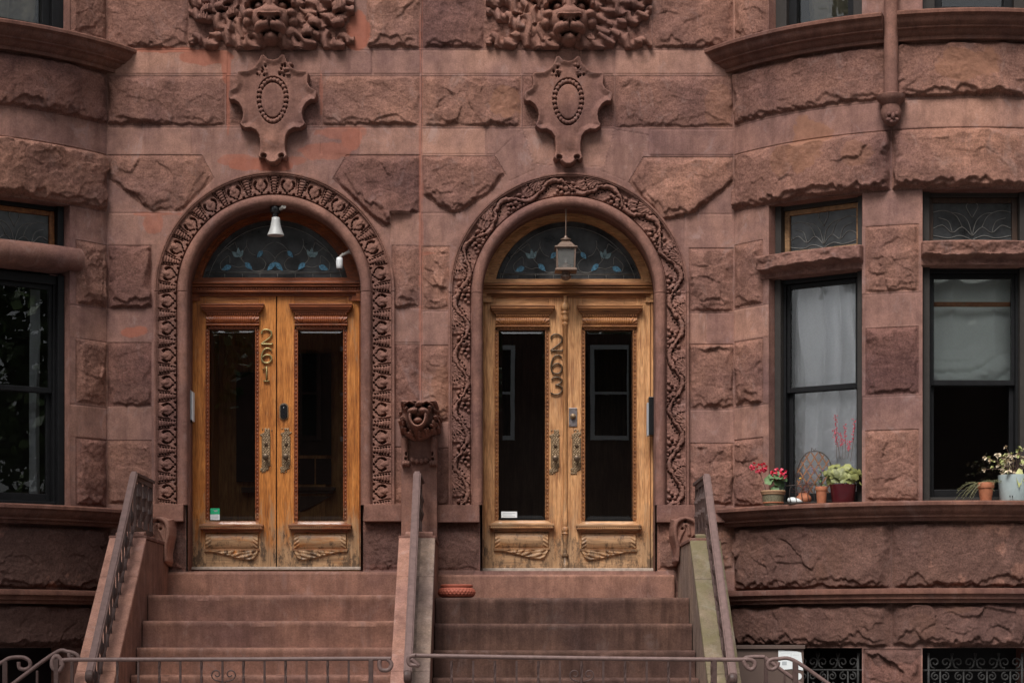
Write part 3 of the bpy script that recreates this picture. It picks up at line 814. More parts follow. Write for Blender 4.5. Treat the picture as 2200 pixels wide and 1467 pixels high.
def surround(house, key, seed, step):
    cx, cy = ARCH[key]
    tot = 2 * (1085 - cy) + PI * 229
    ss = np.linspace(0, tot, int(tot / step)); tt = np.concatenate([np.linspace(184, 211, 26), np.linspace(211, 250, int(39 / step * 1.05)), np.linspace(250.6, 259, 12)])
    S, T = np.meshgrid(ss, tt)
    H = np.zeros_like(S)
    q = np.clip(1 - ((T - 196.5) / 11.6) ** 2, 0, 1)
    H = np.where(T < 208.5, 0.012 + 0.050 * np.sqrt(q), H)
    band = (T >= 208.5) & (T <= 250)
    b = T - 211.0                                        # 0..38 across the band
    wob = fbm(S * 0.11, T * 0.11, seed, 3) * 0.5
    base = (0.024 if key == 'A' else 0.006) + 0.003 * fbm(S * .3, T * .3, seed, 4)
    R_ = base.copy()

    def dig(c0, c1, r0, r1, dep, rot=None):
        nonlocal R_
        ds = c0; dt = c1
        if rot is not None:
            ca, sa = math.cos(rot), math.sin(rot); ds, dt = ds * ca + dt * sa, -ds * sa + dt * ca
        qq = (ds / r0) ** 2 + (dt / r1) ** 2
        R_ = R_ - dep * sstep(1.15, 0.55, qq)

    def bump(c0, c1, r0, r1, hh, rot=None):
        nonlocal R_
        ds = c0; dt = c1
        if rot is not None:
            ca, sa = math.cos(rot), math.sin(rot); ds, dt = ds * ca + dt * sa, -ds * sa + dt * ca
        qq = np.clip(1 - (ds / r0) ** 2 - (dt / r1) ** 2, 0, 1)
        R_ = np.where(qq > 0, np.maximum(R_, base - 0.006 + hh * np.sqrt(qq)), R_)

    if key == 'A':
        P = tot / round(tot / 57.6)
        mS = np.mod(S, P) - P / 2 + wob * 2
        bb = b + wob * 2
        # raised scroll leaf with a deeply drilled ring open to the outside
        bump(mS, bb - 21, 20, 18, .012)
        rx_, ry_ = mS / 13.0, (19 - bb) / 12.0
        an = np.arctan2(rx_, ry_); rr_ = np.hypot(rx_, ry_)
        aa = np.abs(np.degrees(an))
        wdt = 0.11 + 0.17 * sstep(30, 115, aa)
        groove = sstep(1.0, 0.5, np.abs(rr_ - 1) / wdt) * sstep(14, 24, aa) * sstep(148, 136, aa)
        groove = groove * (1 - 0.75 * sstep(5.0, 2.2, np.abs(aa - 46))) * (1 - 0.75 * sstep(5.5, 2.5, np.abs(aa - 76))) * (1 - .4 * sstep(4, 2, np.abs(aa - 106)))
        R_ = R_ - 0.046 * groove
        bump(mS, bb - 24, 6.0, 10, .022)
        dig(mS, bb - 2.6, 2.6, 2.2, .05); dig(mS - 4.8, bb - 6.0, 1.9, 1.9, .05); dig(mS + 4.8, bb - 6.0, 1.9, 1.9, .05)
        dig(mS - 16, bb - 1, 3.2, 3.5, .04); dig(mS + 16, bb - 1, 3.2, 3.5, .04)
        # row of little bars between the scrolls
        eS = np.minimum(np.mod(S, P), P - np.mod(S, P)); sgn = np.where(np.mod(S, P) < P / 2, 1, -1)
        eSs = eS * sgn + wob * 2
        for k_ in range(6):
            tk = 3.5 + k_ * 6.0; hl = 3.4 + 0.7 * k_
            bump(eSs, bb - tk, hl + 1.5, 2.7, .020)
            dig(eSs - hl - 1.2, bb - tk, 1.9, 2.3, .040); dig(eSs + hl + 1.2, bb - tk - 1.5, 1.7, 2.4, .036)
        lm = abs(abs(eSs) - (7.6 + 0.14 * bb))
        R_ = R_ - 0.02 * sstep(2.2, 0.5, lm) * sstep(10, 16, bb)
    else:
        P = tot / 14.0
        ph = 2 * PI * S / P
        c = np.cos(ph + PI / 2 + wob)                      # stem swing
        dst = (b - 19 - 14.5 * c)
        slope = np.sqrt(1 + (14.5 * 2 * PI / P * np.sin(ph)) ** 2)
        # outer lobes: fanned leaf with drilled edge; inner lobes: berries, nut and curl
        for lobe, sg in ((0.5 * PI, -1), (-0.5 * PI, 1)):
            cen = (np.mod(S / P - (-(lobe + PI / 2)) / (2 * PI) * -1 + 0.5, 1) - 0.5) * P
            # cen = distance along s from the middle of the lobe
            if sg < 0:      # stem swings inward here, leaf fills outside
                ang = np.arctan2(cen, 44 - b)
                rad = np.hypot(cen, 44 - b)
                leaf = 0.026 + 0.013 * np.cos(ang * 17) * sstep(3, 16, rad)
                msk = sstep(2.5, 4.5, dst) * sstep(44, 38, abs(cen))
                vein = np.abs(np.sin(ang * 7.0 + .25 * np.sin(rad * .5)))
                leaf = 0.034 - 0.013 * sstep(.30, .0, vein) * sstep(2, 10, rad) + .004 * np.cos(ang * 28) * sstep(8, 20, rad) - .010 * sstep(26, 40, rad)
                R_ = np.where(msk > 0.02, np.maximum(R_, base + leaf * msk), R_)
                for k_ in range(-6, 7):
                    aa = k_ * 0.235
                    rr = 33 - 8.5 * abs(aa)
                    dig(cen - rr * math.sin(aa) * 1.15, b - (43 - rr * math.cos(aa)), 1.7, 1.8, .05)
            else:
                for (a0, b0, r_, h_) in ((-16, 5, 5.2, .044), (-6, 1.8, 4.2, .036), (17, 4, 5.2, .042), (9, 2.2, 3.8, .034), (24, 9, 4.6, .036), (-25, 10, 4.4, .034), (14, 15, 5.5, .036), (-16, 16, 5.5, .036), (30, 3, 4.5, .03), (-31, 4, 4.5, .03), (0, 4, 5, .036), (21, 17, 4, .03), (-22, 19, 4, .03)):
                    bump(cen - a0, b - b0, r_, r_, h_)
                bump(cen, b - 14, 12, 9.5, .046); dig(cen - 1, b - 13, 2.4, 2.8, .09); dig(cen + 10, b - 8, 1.8, 3, .08); dig(cen - 11, b - 9, 1.8, 3, .08)
                bump(cen + 8, b - 25, 7, 4.5, .042, 0.5); bump(cen - 9, b - 25, 6, 4.5, .042, -0.5)
                dig(cen, b - 23.5, 4.2, 2.0, .08); dig(cen - 18, b - 13, 2.4, 3.4, .08); dig(cen + 18, b - 12, 2.4, 3.4, .08)
        tub = np.clip(1 - (dst / slope / 4.0) ** 2, 0, 1)
        R_ = np.where(tub > 0, np.maximum(R_, base + 0.014 + 0.027 * np.sqrt(tub)), R_)
        R_ = R_ - 0.022 * sstep(1.8, 0.5, abs(abs(dst / slope) - 4.9)) * (0.5 + 0.5 * (np.cos(S * 0.9) > -0.2))
        R_ = R_ + 0.004 * fbm(S * .25, T * .25, seed + 3, 3)
    H = np.where(band, np.clip(R_, -0.11, 0.08), H)
    H = np.where((T > 208) & (T < 211), -0.004, H)
    H = np.where(T > 250, 0.050, H)
    H = np.where((T > 252.0) & (T < 253.6), 0.034, H)
    H = np.where(T > 258.2, -0.01, H)
    H = np.where(T < 184.6, -0.03, H)
    X, Y = arch_point(cx, cy, S, T)
    # joint lines of the stones
    for js in (1085 - cy, tot - (1085 - cy)):
        H = np.where((abs(S - js) < 0.9), H - 0.006, H)
    H = H + 0.0015 * fbm(X * .2, Y * .2, seed + 8, 3)
    P3 = np.stack([wx(X), -H, wz(Y)], -1)
    grid_obj('arch_surround', P3, M['carved'], house, flip=True)
    # plain reveal behind the roll
    n = 90; s2 = np.linspace(0, tot, n); dd = np.array([0.03, 0.0, -0.16, -0.165, -0.40])
    S2, D2 = np.meshgrid(s2, dd)
    X2, Y2 = arch_point(cx, cy, S2, np.where(D2 < -0.162, 187.0, 185.0))
    Z2 = np.where(S2 <= 0, wz(1226), wz(Y2)); Z2 = np.where(S2 >= tot - 1e-6, wz(1226), Z2)
    grid_obj('arch_reveal', np.stack([wx(X2), -D2, Z2], -1), M['trim'], house, flip=False)


surround(houseA, 'A', 5, 0.95)
surround(houseB, 'B', 6, 0.95)

# base blocks under the carved jambs
for house, xs in ((houseA, ((322, 397), (783, 863))), (houseB, ((940, 1030), (1410, 1556)))):
    dy = 0 if house is houseA else 2
    for a, b in xs:
        MB().pbox(a, b, 1084 + dy, 1121 + dy, -.05, .085, 0).build('jamb_base', M['trim'], house, bevel=.006)


# ------------------------------------------------------------------ carved reliefs
class Relief:
    def __init__(s, x0, x1, y0, y1, step, base=-0.02):
        s.ux = np.arange(x0, x1 + step, step); s.uy = np.arange(y0, y1 + step, step)
        s.X, s.Y = np.meshgrid(s.ux, s.uy); s.H = np.full(s.X.shape, base)

    def loc(s, cx, cy, rot):
        x = s.X - cx; y = s.Y - cy
        if rot:
            ca, sa = math.cos(rot), math.sin(rot); x, y = x * ca + y * sa, -x * sa + y * ca
        return x, y

    def ell(s, cx, cy, rx, ry, h, rot=0, base=0.0, pw=0.5):
        x, y = s.loc(cx, cy, rot)
        q = np.clip(1 - (x / rx) ** 2 - (y / ry) ** 2, 0, None)
        s.H = np.where(q > 0, np.maximum(s.H, base + h * q ** pw), s.H); return s

    def dig(s, cx, cy, rx, ry, dep, rot=0):
        x, y = s.loc(cx, cy, rot)
        s.H = s.H - dep * sstep(1.1, 0.35, (x / rx) ** 2 + (y / ry) ** 2); return s

    def tube(s, pts, r, h, base=0.0, pw=0.5, twist=0.0):
        """ridge along a polyline; r and h may be lists"""
        m = len(pts); rr = r if isinstance(r, (list, tuple)) else [r] * m; hh = h if isinstance(h, (list, tuple)) else [h] * m
        best = np.full(s.X.shape, -1.0); acc = 0.0
        for i in range(m - 1):
            (xa, ya), (xb, yb) = pts[i], pts[i + 1]
            L2 = (xb - xa) ** 2 + (yb - ya) ** 2 + 1e-9
            t = np.clip(((s.X - xa) * (xb - xa) + (s.Y - ya) * (yb - ya)) / L2, 0, 1)
            d = np.hypot(s.X - xa - t * (xb - xa), s.Y - ya - t * (yb - ya))
            sd = ((s.X - xa) * (yb - ya) - (s.Y - ya) * (xb - xa)) / math.sqrt(L2)
            r_ = rr[i] + (rr[i + 1] - rr[i]) * t; h_ = hh[i] + (hh[i + 1] - hh[i]) * t
            q = np.clip(1 - (d / r_) ** 2, 0, None) ** pw
            v = base + h_ * q
            if twist: v = v * (1 + twist * np.sin((acc + t * math.sqrt(L2)) * 0.22) * 0.5 + 0.35 * np.sign(twist) * sd / np.maximum(r_, .1))
            v = np.where(q > 0, v, -1.0)
            best = np.maximum(best, v); acc += math.sqrt(L2)
        s.H = np.where(best > -0.5, np.maximum(s.H, best), s.H); return s

    def ribbon(s, pts, rr, hh, base, ph):
        """flat ruffled band with crisp edges along a polyline"""
        m = len(pts); acc = 0.0
        bd = np.full(s.X.shape, 1e9); bs = np.zeros_like(s.X); bt = np.zeros_like(s.X); br = np.ones_like(s.X); bh = np.zeros_like(s.X)
        for i in range(m - 1):
            (xa, ya), (xb, yb) = pts[i], pts[i + 1]
            L = math.hypot(xb - xa, yb - ya) + 1e-6
            t = np.clip(((s.X - xa) * (xb - xa) + (s.Y - ya) * (yb - ya)) / L ** 2, 0, 1)
            d = np.hypot(s.X - xa - t * (xb - xa), s.Y - ya - t * (yb - ya))
            sd = ((s.X - xa) * (yb - ya) - (s.Y - ya) * (xb - xa)) / L
            mk = d < bd
            bd = np.where(mk, d, bd); bs = np.where(mk, sd, bs); bt = np.where(mk, acc + t * L, bt)
            br = np.where(mk, rr[i] + (rr[i + 1] - rr[i]) * t, br); bh = np.where(mk, hh[i] + (hh[i + 1] - hh[i]) * t, bh); acc += L
        edge = br * (1 + .16 * np.sin(bt / 4.2 + ph + np.sign(bs) * 1.2))      # scalloped edges
        q = np.clip((edge - bd) / 2.2, 0, 1)
        k = np.sin(bt / 4.2 + ph + bs * .16)
        v = base + (bh + .030 * k * np.clip(np.abs(bs) / br, .15, 1) + .016 * np.cos(bs / br * 2.6) + .012 * np.sign(k) * np.abs(k) ** .4) * q ** .6
        s.H = np.where(q > 0, np.maximum(s.H, v), s.H); return s

    def poly(s, pts, h, slope, dish=0.0):
        """raised polygon: h at the rim, falling sides over `slope` px, dished middle"""
        n = len(pts); d = np.full(s.X.shape, 1e9); ins = np.zeros(s.X.shape, bool)
        for i in range(n):
            (xa, ya), (xb, yb) = pts[i], pts[(i + 1) % n]
            L2 = (xb - xa) ** 2 + (yb - ya) ** 2 + 1e-9
            t = np.clip(((s.X - xa) * (xb - xa) + (s.Y - ya) * (yb - ya)) / L2, 0, 1)
            d = np.minimum(d, np.hypot(s.X - xa - t * (xb - xa), s.Y - ya - t * (yb - ya)))
            c = ((ya > s.Y) != (yb > s.Y)) & (s.X < (xb - xa) * (s.Y - ya) / (yb - ya + 1e-12) + xa)
            ins ^= c
        v = h * sstep(0, slope, d) ** 0.6 - dish * sstep(2, 16, d)
        s.H = np.where(ins, np.maximum(s.H, v), s.H); s.d = d; s.ins = ins; return s

    def blur(s, k=1, w=0.5):
        for _ in range(k):
            h = s.H.copy()
            h[1:-1, 1:-1] = (1 - w) * s.H[1:-1, 1:-1] + w * 0.25 * (s.H[:-2, 1:-1] + s.H[2:, 1:-1] + s.H[1:-1, :-2] + s.H[1:-1, 2:])
            s.H = h
        return s

    def build(s, name, mat, parent, dref=0.0, cut=-0.012):
        P = np.stack([wx(s.X, dref), -(s.H + dref), wz(s.Y, dref)], -1)
        hm = np.maximum(np.maximum(s.H[:-1, :-1], s.H[1:, 1:]), np.maximum(s.H[1:, :-1], s.H[:-1, 1:]))
        return grid_obj(name, P, mat, parent, hm > cut)


def smooth_poly(pts, k=3):
    """Catmull-Rom through a closed list of points"""
    out = []; n = len(pts)
    for i in range(n):
        p0, p1, p2, p3 = pts[i - 1], pts[i], pts[(i + 1) % n], pts[(i + 2) % n]
        for j in range(k):
            t = j / k
            out.append(tuple(0.5 * ((2 * p1[a]) + (-p0[a] + p2[a]) * t + (2 * p0[a] - 5 * p1[a] + 4 * p2[a] - p3[a]) * t * t + (-p0[a] + 3 * p1[a] - 3 * p2[a] + p3[a]) * t ** 3) for a in (0, 1)))
    return out


def crom(pts, k=6):
    out = []; n = len(pts)
    for i in range(n - 1):
        p0, p1, p2, p3 = pts[max(i - 1, 0)], pts[i], pts[i + 1], pts[min(i + 2, n - 1)]
        for j in range(k):
            t = j / k
            out.append(tuple(0.5 * ((2 * p1[a]) + (-p0[a] + p2[a]) * t + (2 * p0[a] - 5 * p1[a] + 4 * p2[a] - p3[a]) * t * t + (-p0[a] + 3 * p1[a] - 3 * p2[a] + p3[a]) * t ** 3) for a in range(len(p1))))
    out.append(tuple(pts[-1])); return out


HALF = [(0, 133), (10, 131), (19, 122), (27, 124), (33, 139), (42, 150), (54, 156), (66, 157), (75, 158), (80, 164), (79, 174), (78, 184), (82, 192), (90, 197), (96, 200), (98, 208), (97, 218), (93, 224), (84, 223), (75, 229),
        (68, 240), (66, 250), (68, 262), (73, 271), (70, 277), (60, 283), (48, 282), (38, 287), (31, 297), (29, 312), (29, 326), (33, 341), (28, 349), (19, 345), (14, 353), (6, 358)]


def cartouche(house, cx, dy, seed, fat):
    R = Relief(cx - 106, cx + 106, 112 + dy, 368 + dy, 0.9)
    out = [(cx + x * fat, y + dy) for x, y in HALF] + [(cx - x * fat, y + dy) for x, y in HALF[::-1][:-1]]
    R.poly(out, 0.095, 2.4, 0.026)
    # domed middle, concave rim curling forward at the tips
    R.H = np.where(R.ins, R.H + 0.030 * np.exp(-(((R.X - cx) / 45) ** 2 + ((R.Y - dy - 225) / 60) ** 2)), R.H)
    R.H = np.where(R.ins, R.H + 0.022 * sstep(50, 98, abs(R.X - cx)) * sstep(0, 2.5, R.d), R.H)
    R.H = np.where(R.ins, R.H + 0.030 * np.exp(-(((R.X - cx) / 16) ** 2 + ((R.Y - dy - 308) / 22) ** 2)) + 0.03 * sstep(325, 350, R.Y - dy) * sstep(0, 4, R.d), R.H)
    # egg and bead ring
    ex, ey = (R.X - cx) / (33.5 * (1 - 0.0018 * (R.Y - dy - 220))), (R.Y - dy - 221) / 51.0
    q = np.hypot(ex, ey)
    lev = 0.085
    R.H = np.where(q < 1.0, lev - 0.036, R.H)
    qe = np.clip(1 - (q / 0.74) ** 2, 0, 1)
    R.H = np.where(q < 0.74, lev + 0.001 + 0.016 * np.sqrt(qe), R.H)
    nb = 26
    for i in range(nb):
        a = 2 * PI * i / nb
        yy = 221 + 0.87 * 51 * math.sin(a)
        R.ell(cx + 0.87 * math.cos(a) * 33.5 * (1 - 0.0018 * (yy - 220)), yy + dy, 4.9, 4.9, .022, 0, lev - .010)
    # acanthus tufts
    rn = random.Random(seed)
    for sg in (-1, 1):
        for i in range(7):
            R.ell(cx + sg * rn.uniform(14, 36), dy + rn.uniform(140, 166), rn.uniform(4, 8), rn.uniform(4, 7), rn.uniform(.03, .055), 0, .05)
        for i in range(6):
            R.dig(cx + sg * rn.uniform(14, 34), dy + rn.uniform(144, 168), 2.5, 3.5, .035)
        R.dig(cx + sg * 19 * fat, 341 + dy, 7, 7, .06)
    R.ell(cx, 349 + dy, 9, 8, .035, 0, .07)
    R.blur(1, .6)
    R.H = R.H + 0.002 * fbm(R.X * .12, R.Y * .12, seed, 4)
    R.H[~R.ins & (R.H < .02)] = -0.03
    R.build('cartouche', M['carved'], house)


cartouche(houseA, 588, 0, 3, 0.98)
cartouche(houseB, 1220, 3, 4, 0.98)


def lion(house, cx, dy, seed, curl):
    R = Relief(cx - 178, cx + 178, -95, 110, 1.0)
    rn = random.Random(seed)
    # mane of twisted ribbons
    rib = [[(26, 92), (50, 102), (74, 98), (94, 84), (108, 78), (122, 92), (138, 100), (156, 92), (174, 96)],
           [(48, 78), (70, 74), (90, 58), (108, 58), (124, 44), (142, 46), (172, 30)],
           [(54, 48), (76, 40), (92, 20), (112, 22), (130, 8), (150, 14), (174, 6)],
           [(58, 8), (80, -8), (102, -10), (124, -28), (146, -22), (170, -36)],
           [(52, -32), (76, -52), (106, -54), (140, -72)]]
    for sg in (-1, 1):
        for ri, rb in enumerate(rib):
            pts = [(cx + sg * (x + rn.uniform(-4, 4)), y + dy + rn.uniform(-4, 4) - 3) for x, y in rb]
            p2 = crom([(p[0], p[1]) for p in pts], 8); m = len(p2)
            ph = rn.uniform(0, 6); acc = 0; rr = []; hh = []
            for i in range(m):
                if i: acc += math.hypot(p2[i][0] - p2[i - 1][0], p2[i][1] - p2[i - 1][1])
                f = i / m
                rr.append(20.0 - 10.5 * f ** 2.0); hh.append(.062 - .022 * f + .010 * math.sin(acc / 7 + ph))
            R.ribbon(p2, rr, hh, .006 + .006 * ri, ph)
        for i in range(5 if curl else 0):           # rolled leaf tips
            bx, by = cx + sg * rn.uniform(66, 160), dy + rn.uniform(0, 92)
            a_ = rn.uniform(-.6, .6)
            R.ell(bx, by, rn.uniform(13, 17), rn.uniform(9, 12), rn.uniform(.11, .15), a_, .0, .2)
            for q_ in (-6, 0, 6): R.tube([(bx + q_, by - 9), (bx + q_ * .6, by + 8)], 1.6, .012, .115)
            R.dig(bx, by + 10, 9, 4.5, .10, a_)
    # head
    R.ell(cx, 6 + dy, 62, 84, .10, 0, .05, .45)
    R.ell(cx, 48 + dy, 43, 36, .185, 0, .05, .40)
    for sg in (-1, 1):
        R.ell(cx + sg * 44, 40 + dy, 15, 12, .15, 0, .04)
        R.ell(cx + sg * 48, 56 + dy, 13, 14, .12, 0, .03)
        R.ell(cx + sg * 14, 70 + dy, 21, 14, .19, sg * .25, .07, .4)
        R.dig(cx + sg * 28, 19 + dy, 19, 15, .11)
        R.ell(cx + sg * 25, 24 + dy, 10, 9, .075, 0, .075)
        R.tube(crom([(cx + sg * 10, 22 + dy), (cx + sg * 14, 8 + dy), (cx + sg * 30, 1 + dy), (cx + sg * 46, 8 + dy), (cx + sg * 50, 22 + dy)]), 6.5, .15, .06)
        R.tube(crom([(cx + sg * 12, 20 + dy), (cx + sg * 17, 11 + dy), (cx + sg * 30, 7 + dy), (cx + sg * 42, 13 + dy)]), 3, .11, .05)
        R.tube([(cx + sg * 8, -44 + dy), (cx + sg * 22, -24 + dy), (cx + sg * 40, -20 + dy)], 8, .16, .03)
    R.tube([(cx, -40 + dy), (cx, 30 + dy)], 12, .155, .06, .4)
    R.ell(cx, 3 + dy, 10, 9, .17, 0, .065)
    R.ell(cx, 43 + dy, 33, 16, .20, 0, .075, .35)           # nose
    R.tube([(cx - 22, 49 + dy), (cx + 22, 49 + dy)], 6, .205, .07, .35)
    for sg in (-1, 1):
        R.dig(cx + sg * 17, 54.5 + dy, 6, 4.8, .10, sg * -.4)
        R.dig(cx + sg * 10, 61 + dy, 7, 2.6, .03, sg * .7)
        R.dig(cx + sg * 12, 82 + dy, 15, 4.5, .12, sg * .35)
    R.dig(cx, 70 + dy, 2, 12, .035)
    R.ell(cx, 91 + dy, 16, 13, .14, 0, .05, .45)
    for sg in (-1, 1): R.ell(cx + sg * 20, 86 + dy, 6, 9, .10, sg * .4, .05)
    R.blur(1, .6)
    R.H = R.H + 0.003 * fbm(R.X * .1, R.Y * .1, seed, 4)
    R.H = np.where(R.H < 0.016, -0.04, R.H)
    R.H = R.H - .02 * (R.Y > 106)
    R.build('lion_relief', M['carved'], house, 0.0, -.03)


lion(houseA, 584, -2, 8, True)
lion(houseB, 1222, 0, 9, False)
#--SPLIT--
# ------------------------------------------------------------------ doors
DD = -0.30                                              # plane of the door faces


def digit(ch):
    """stroke of a digit in a unit box, y down"""
    if ch == '2': return [[(0.02, .30), (.05, .12), (.28, 0), (.62, 0), (.93, .12), (1, .30), (.88, .50), (.5, .72), (.08, .93), (.02, 1), (.35, .98), (1, 1), (1.02, .9)]]
    if ch == '6': return [[(.98, .14), (.80, .02), (.5, 0), (.22, .14), (.05, .42), (.02, .70), (.14, .92), (.42, 1), (.74, .97), (.97, .80), (.95, .58), (.70, .45), (.38, .47), (.12, .62)]]
    if ch == '1': return [[(.12, .24), (.5, .0), (.5, .5), (.5, 1.0)], [(.2, 1.0), (.8, 1.0)]]
    return [[(.05, .16), (.25, .02), (.6, .0), (.95, .12), (.92, .28), (.60, .42), (.40, .46), (.70, .48), (1, .62), (.98, .82), (.72, .98), (.30, 1.02), (-.02, .92)]]


def house_number(parent, text, rows, xc, wid, mat, thick):
    mb = MB()
    for ch, (y0, y1) in zip(text, rows):
        for st in digit(ch):
            pts = st if ch == '1' else crom(st, 5)
            mb.tube([(wx(xc + (x - .5) * wid, DD), -DD - .014, wz(y0 + (y1 - y0) * y, DD)) for x, y in pts], thick, 8)
    return mb.build('house_number', mat, parent, smooth=True)


def pgrid(x0, x1, y0, y1, step):
    ux = np.arange(x0, x1 + step * .5, step); uy = np.arange(y0, y1 + step * .5, step)
    return np.meshgrid(ux, uy)


def door_leaf(house, S, x0, x1, g, mats, dy, mirror, label):
    """x0,x1 leaf edges, g=(x0,x1,y0,y1) glass, all in photo pixels on the plane DD"""
    wv, wh, wd = mats
    gx0, gx1, gy0, gy1 = g
    yt, yb = 633 + dy, 1219 + dy
    m = MB()
    m.pbox(x0, gx0 - 7, yt, yb, DD - .05, DD, DD); m.pbox(gx1 + 7, x1, yt, yb, DD - .05, DD, DD)
    door = m.build('door', wv, house, bevel=.003)
    if label: door['label'] = label
    for ya_, yb_ in ((yt, gy0 - 4), (gy1 + 4, yb)): MB().pbox(gx0 - 7, gx1 + 7, ya_, yb_, DD - .05, DD - .001, DD).build('door_rail', wh, door, bevel=.002)
    # glass with a bevelled rim
    X, Y = pgrid(gx0, gx1, gy0, gy1, 1.0)
    e = np.minimum(np.minimum(X - gx0, gx1 - X), np.minimum(Y - gy0, gy1 - Y))
    H = .0035 * np.clip(e / 8.0, 0, 1)
    P = np.stack([wx(X, DD), -(DD - .034 + H), wz(Y, DD)], -1)
    grid_obj('glass_pane', P, M['door_glass'], door)
    # carved bead round the glass
    m = MB()
    for xa, xb in ((gx0 - 8, gx0), (gx1, gx1 + 8)):
        m.pbox(xa, xb, gy0, gy1 + 4, DD - .03, DD - .004, DD)
        n = int((gy1 - gy0) / 8.2)
        for i in range(n):
            yc = gy0 + (i + .5) * (gy1 - gy0) / n
            m.ball((wx((xa + xb) / 2, DD), -DD + .004, wz(yc, DD)), .007, .009, .0115, 6, 4)
        m.pbox(xa - .5, xa + 1.2, gy0, gy1, DD - .01, DD + .008, DD); m.pbox(xb - 1.4, xb, gy0, gy1, DD - .03, DD + .002, DD)
    m.build('glazing_bead', wd, door)
    # hood over the glass
    a, b = gx0 - 18, gx1 + 20
    m = MB()
    y = 655 + dy
    for i, (ins, h, pr) in enumerate(((0, 2.5, .075), (1.5, 5, .070), (3.5, 4, .058), (6.5, 3.5, .045), (9, 2.5, .038))):
        m.pbox(a + ins, b - ins, y, y + h, DD - .02, DD + pr, DD); y += h
    n = 23
    m.pbox(a + 12, b - 12, y, y + 6, DD - .02, DD + .020, DD)
    for i in range(n):
        xc = a + 12 + (i + .5) * (b - a - 24) / n
        m.pbox(xc - 1.3, xc + 1.3, y + .6, y + 5, DD, DD + .034, DD)
    yr0, yr1 = y + 6, 697 + dy
    m.pbox(a + 11, b - 11, yr1, yr1 + 3, DD - .02, DD + .034, DD)
    m.pbox(a + 15, b - 15, yr1 + 3, gy0 + .5, DD - .035, DD + .010, DD)
    for i in range(13):
        xc = a + 18 + (i + .5) * (b - a - 36) / 13
        m.ball((wx(xc, DD), -DD - .012, wz(yr1 + 5.6, DD)), .010, .010, .012, 8, 5)
    hood = m.build('hood', wd, door, bevel=.0015)
    X, Y = pgrid(a + 12, b - 12, yr0, yr1, .5)
    c0, c1 = a + 12, b - 12
    t = (Y - yr0) / (yr1 - yr0)
    bow = .012 + .026 * np.sin(PI * np.clip(t, 0, 1)) ** .6
    inner = (X > c0 + 17) & (X < c1 - 17)
    nf = 18
    fl = np.abs(np.sin(PI * (X - c0 - 17) / (c1 - c0 - 34) * nf))
    H = bow + np.where(inner, .007 * fl ** .5 - .004, 0)
    for xc, sg in ((c0 + 8, 1), (c1 - 8, -1)):
        ang = np.arctan2(Y - (yr0 + 18), (X - xc - sg * 7) * sg)
        H = np.where(~inner & (abs(X - xc) < 9.5), bow + .004 * np.sign(np.cos(ang * 13)), H)
    grid_obj('reeded_panel', np.stack([wx(X, DD), -(DD + H), wz(Y, DD)], -1), wd, door)
    # shelf, cushion panel and carved wing below
    a, b = gx0 - 20, gx1 + 18
    m = MB(); y = gy1 + 3
    m.frustum(wx(gx0 - 3, DD), wx(gx1 + 3, DD), wz(y + 8, DD), wz(y, DD), -DD + .02, wx(a + 6, DD), wx(b - 6, DD), wz(y + 8, DD), wz(y + 7, DD), -DD - .055)
    for ins, h, pr in ((0, 4, .070), (1.5, 6, .062), (7, 3, .045), (9, 3, .03)):
        m.pbox(a + ins, b - ins, y + 8, y + 8 + h, DD - .02, DD + pr, DD)
        if h == 6:
            for i in range(30):
                xc = a + 3 + (i + .5) * (b - a - 6) / 30
                m.pbox(xc - .9, xc + .9, y + 8.5, y + 13.5, DD, DD + .068, DD)
        y += h
    m.build('shelf_moulding', wd if house is houseA else wh, door, bevel=.0015)
    py0, py1 = y + 10, y + 44
    X, Y = pgrid(a + 11, b - 11, py0, py1, .5)
    c0, c1 = a + 11, b - 11
    t = np.clip((Y - py0) / (py1 - py0), 0, 1); ex = np.minimum(X - c0, c1 - X)
    H = .006 + .024 * np.sin(PI * t) ** .7 + .003 * sstep(13, 11, ex) * np.cos(PI * (Y - py0) / 4.2 + ex * .5) * sstep(0, 3, ex)
    H = H * sstep(-.5, 2.0, ex) - .004
    grid_obj('cushion_panel', np.stack([wx(X, DD), -(DD + H), wz(Y, DD)], -1), wh, door)
    m = MB(); m.pbox(c0 - 2, c1 + 2, py1 - .5, py1 + 3, DD - .01, DD + .014, DD)
    m.build('panel_ledge', wd, door)
    wy0 = py1 + 3; L = c1 - c0
    X, Y = pgrid(c0 - 1, c1 + 1, wy0, wy0 + 27, .5)
    u = (X - c0) / L
    if mirror: u = 1 - u
    low = np.where(u < .86, 4.5 + 17 * sstep(.05, .86, u), 21.5 - 22 * np.clip((u - .86) / .14, 0, 1) ** 2.4)
    q = low - (Y - wy0)
    H = .020 * np.clip(q / 2.5, 0, 1) ** .6
    cv = np.sin(u * 38 + (Y - wy0) * .35 + 1.6 * np.sin(u * 13)) + .6 * np.cos((Y - wy0) * .8 + u * 20)
    H = H + .0055 * np.sign(cv) * np.abs(cv) ** .5 * sstep(2.0, 4.5, q) * sstep(.12, .3, u)
    H = np.where(q > 0, H, -.006)
    grid_obj('carved_wing', np.stack([wx(X, DD), -(DD + H), wz(Y, DD)], -1), wh if house is houseB else wv, door)
    return door


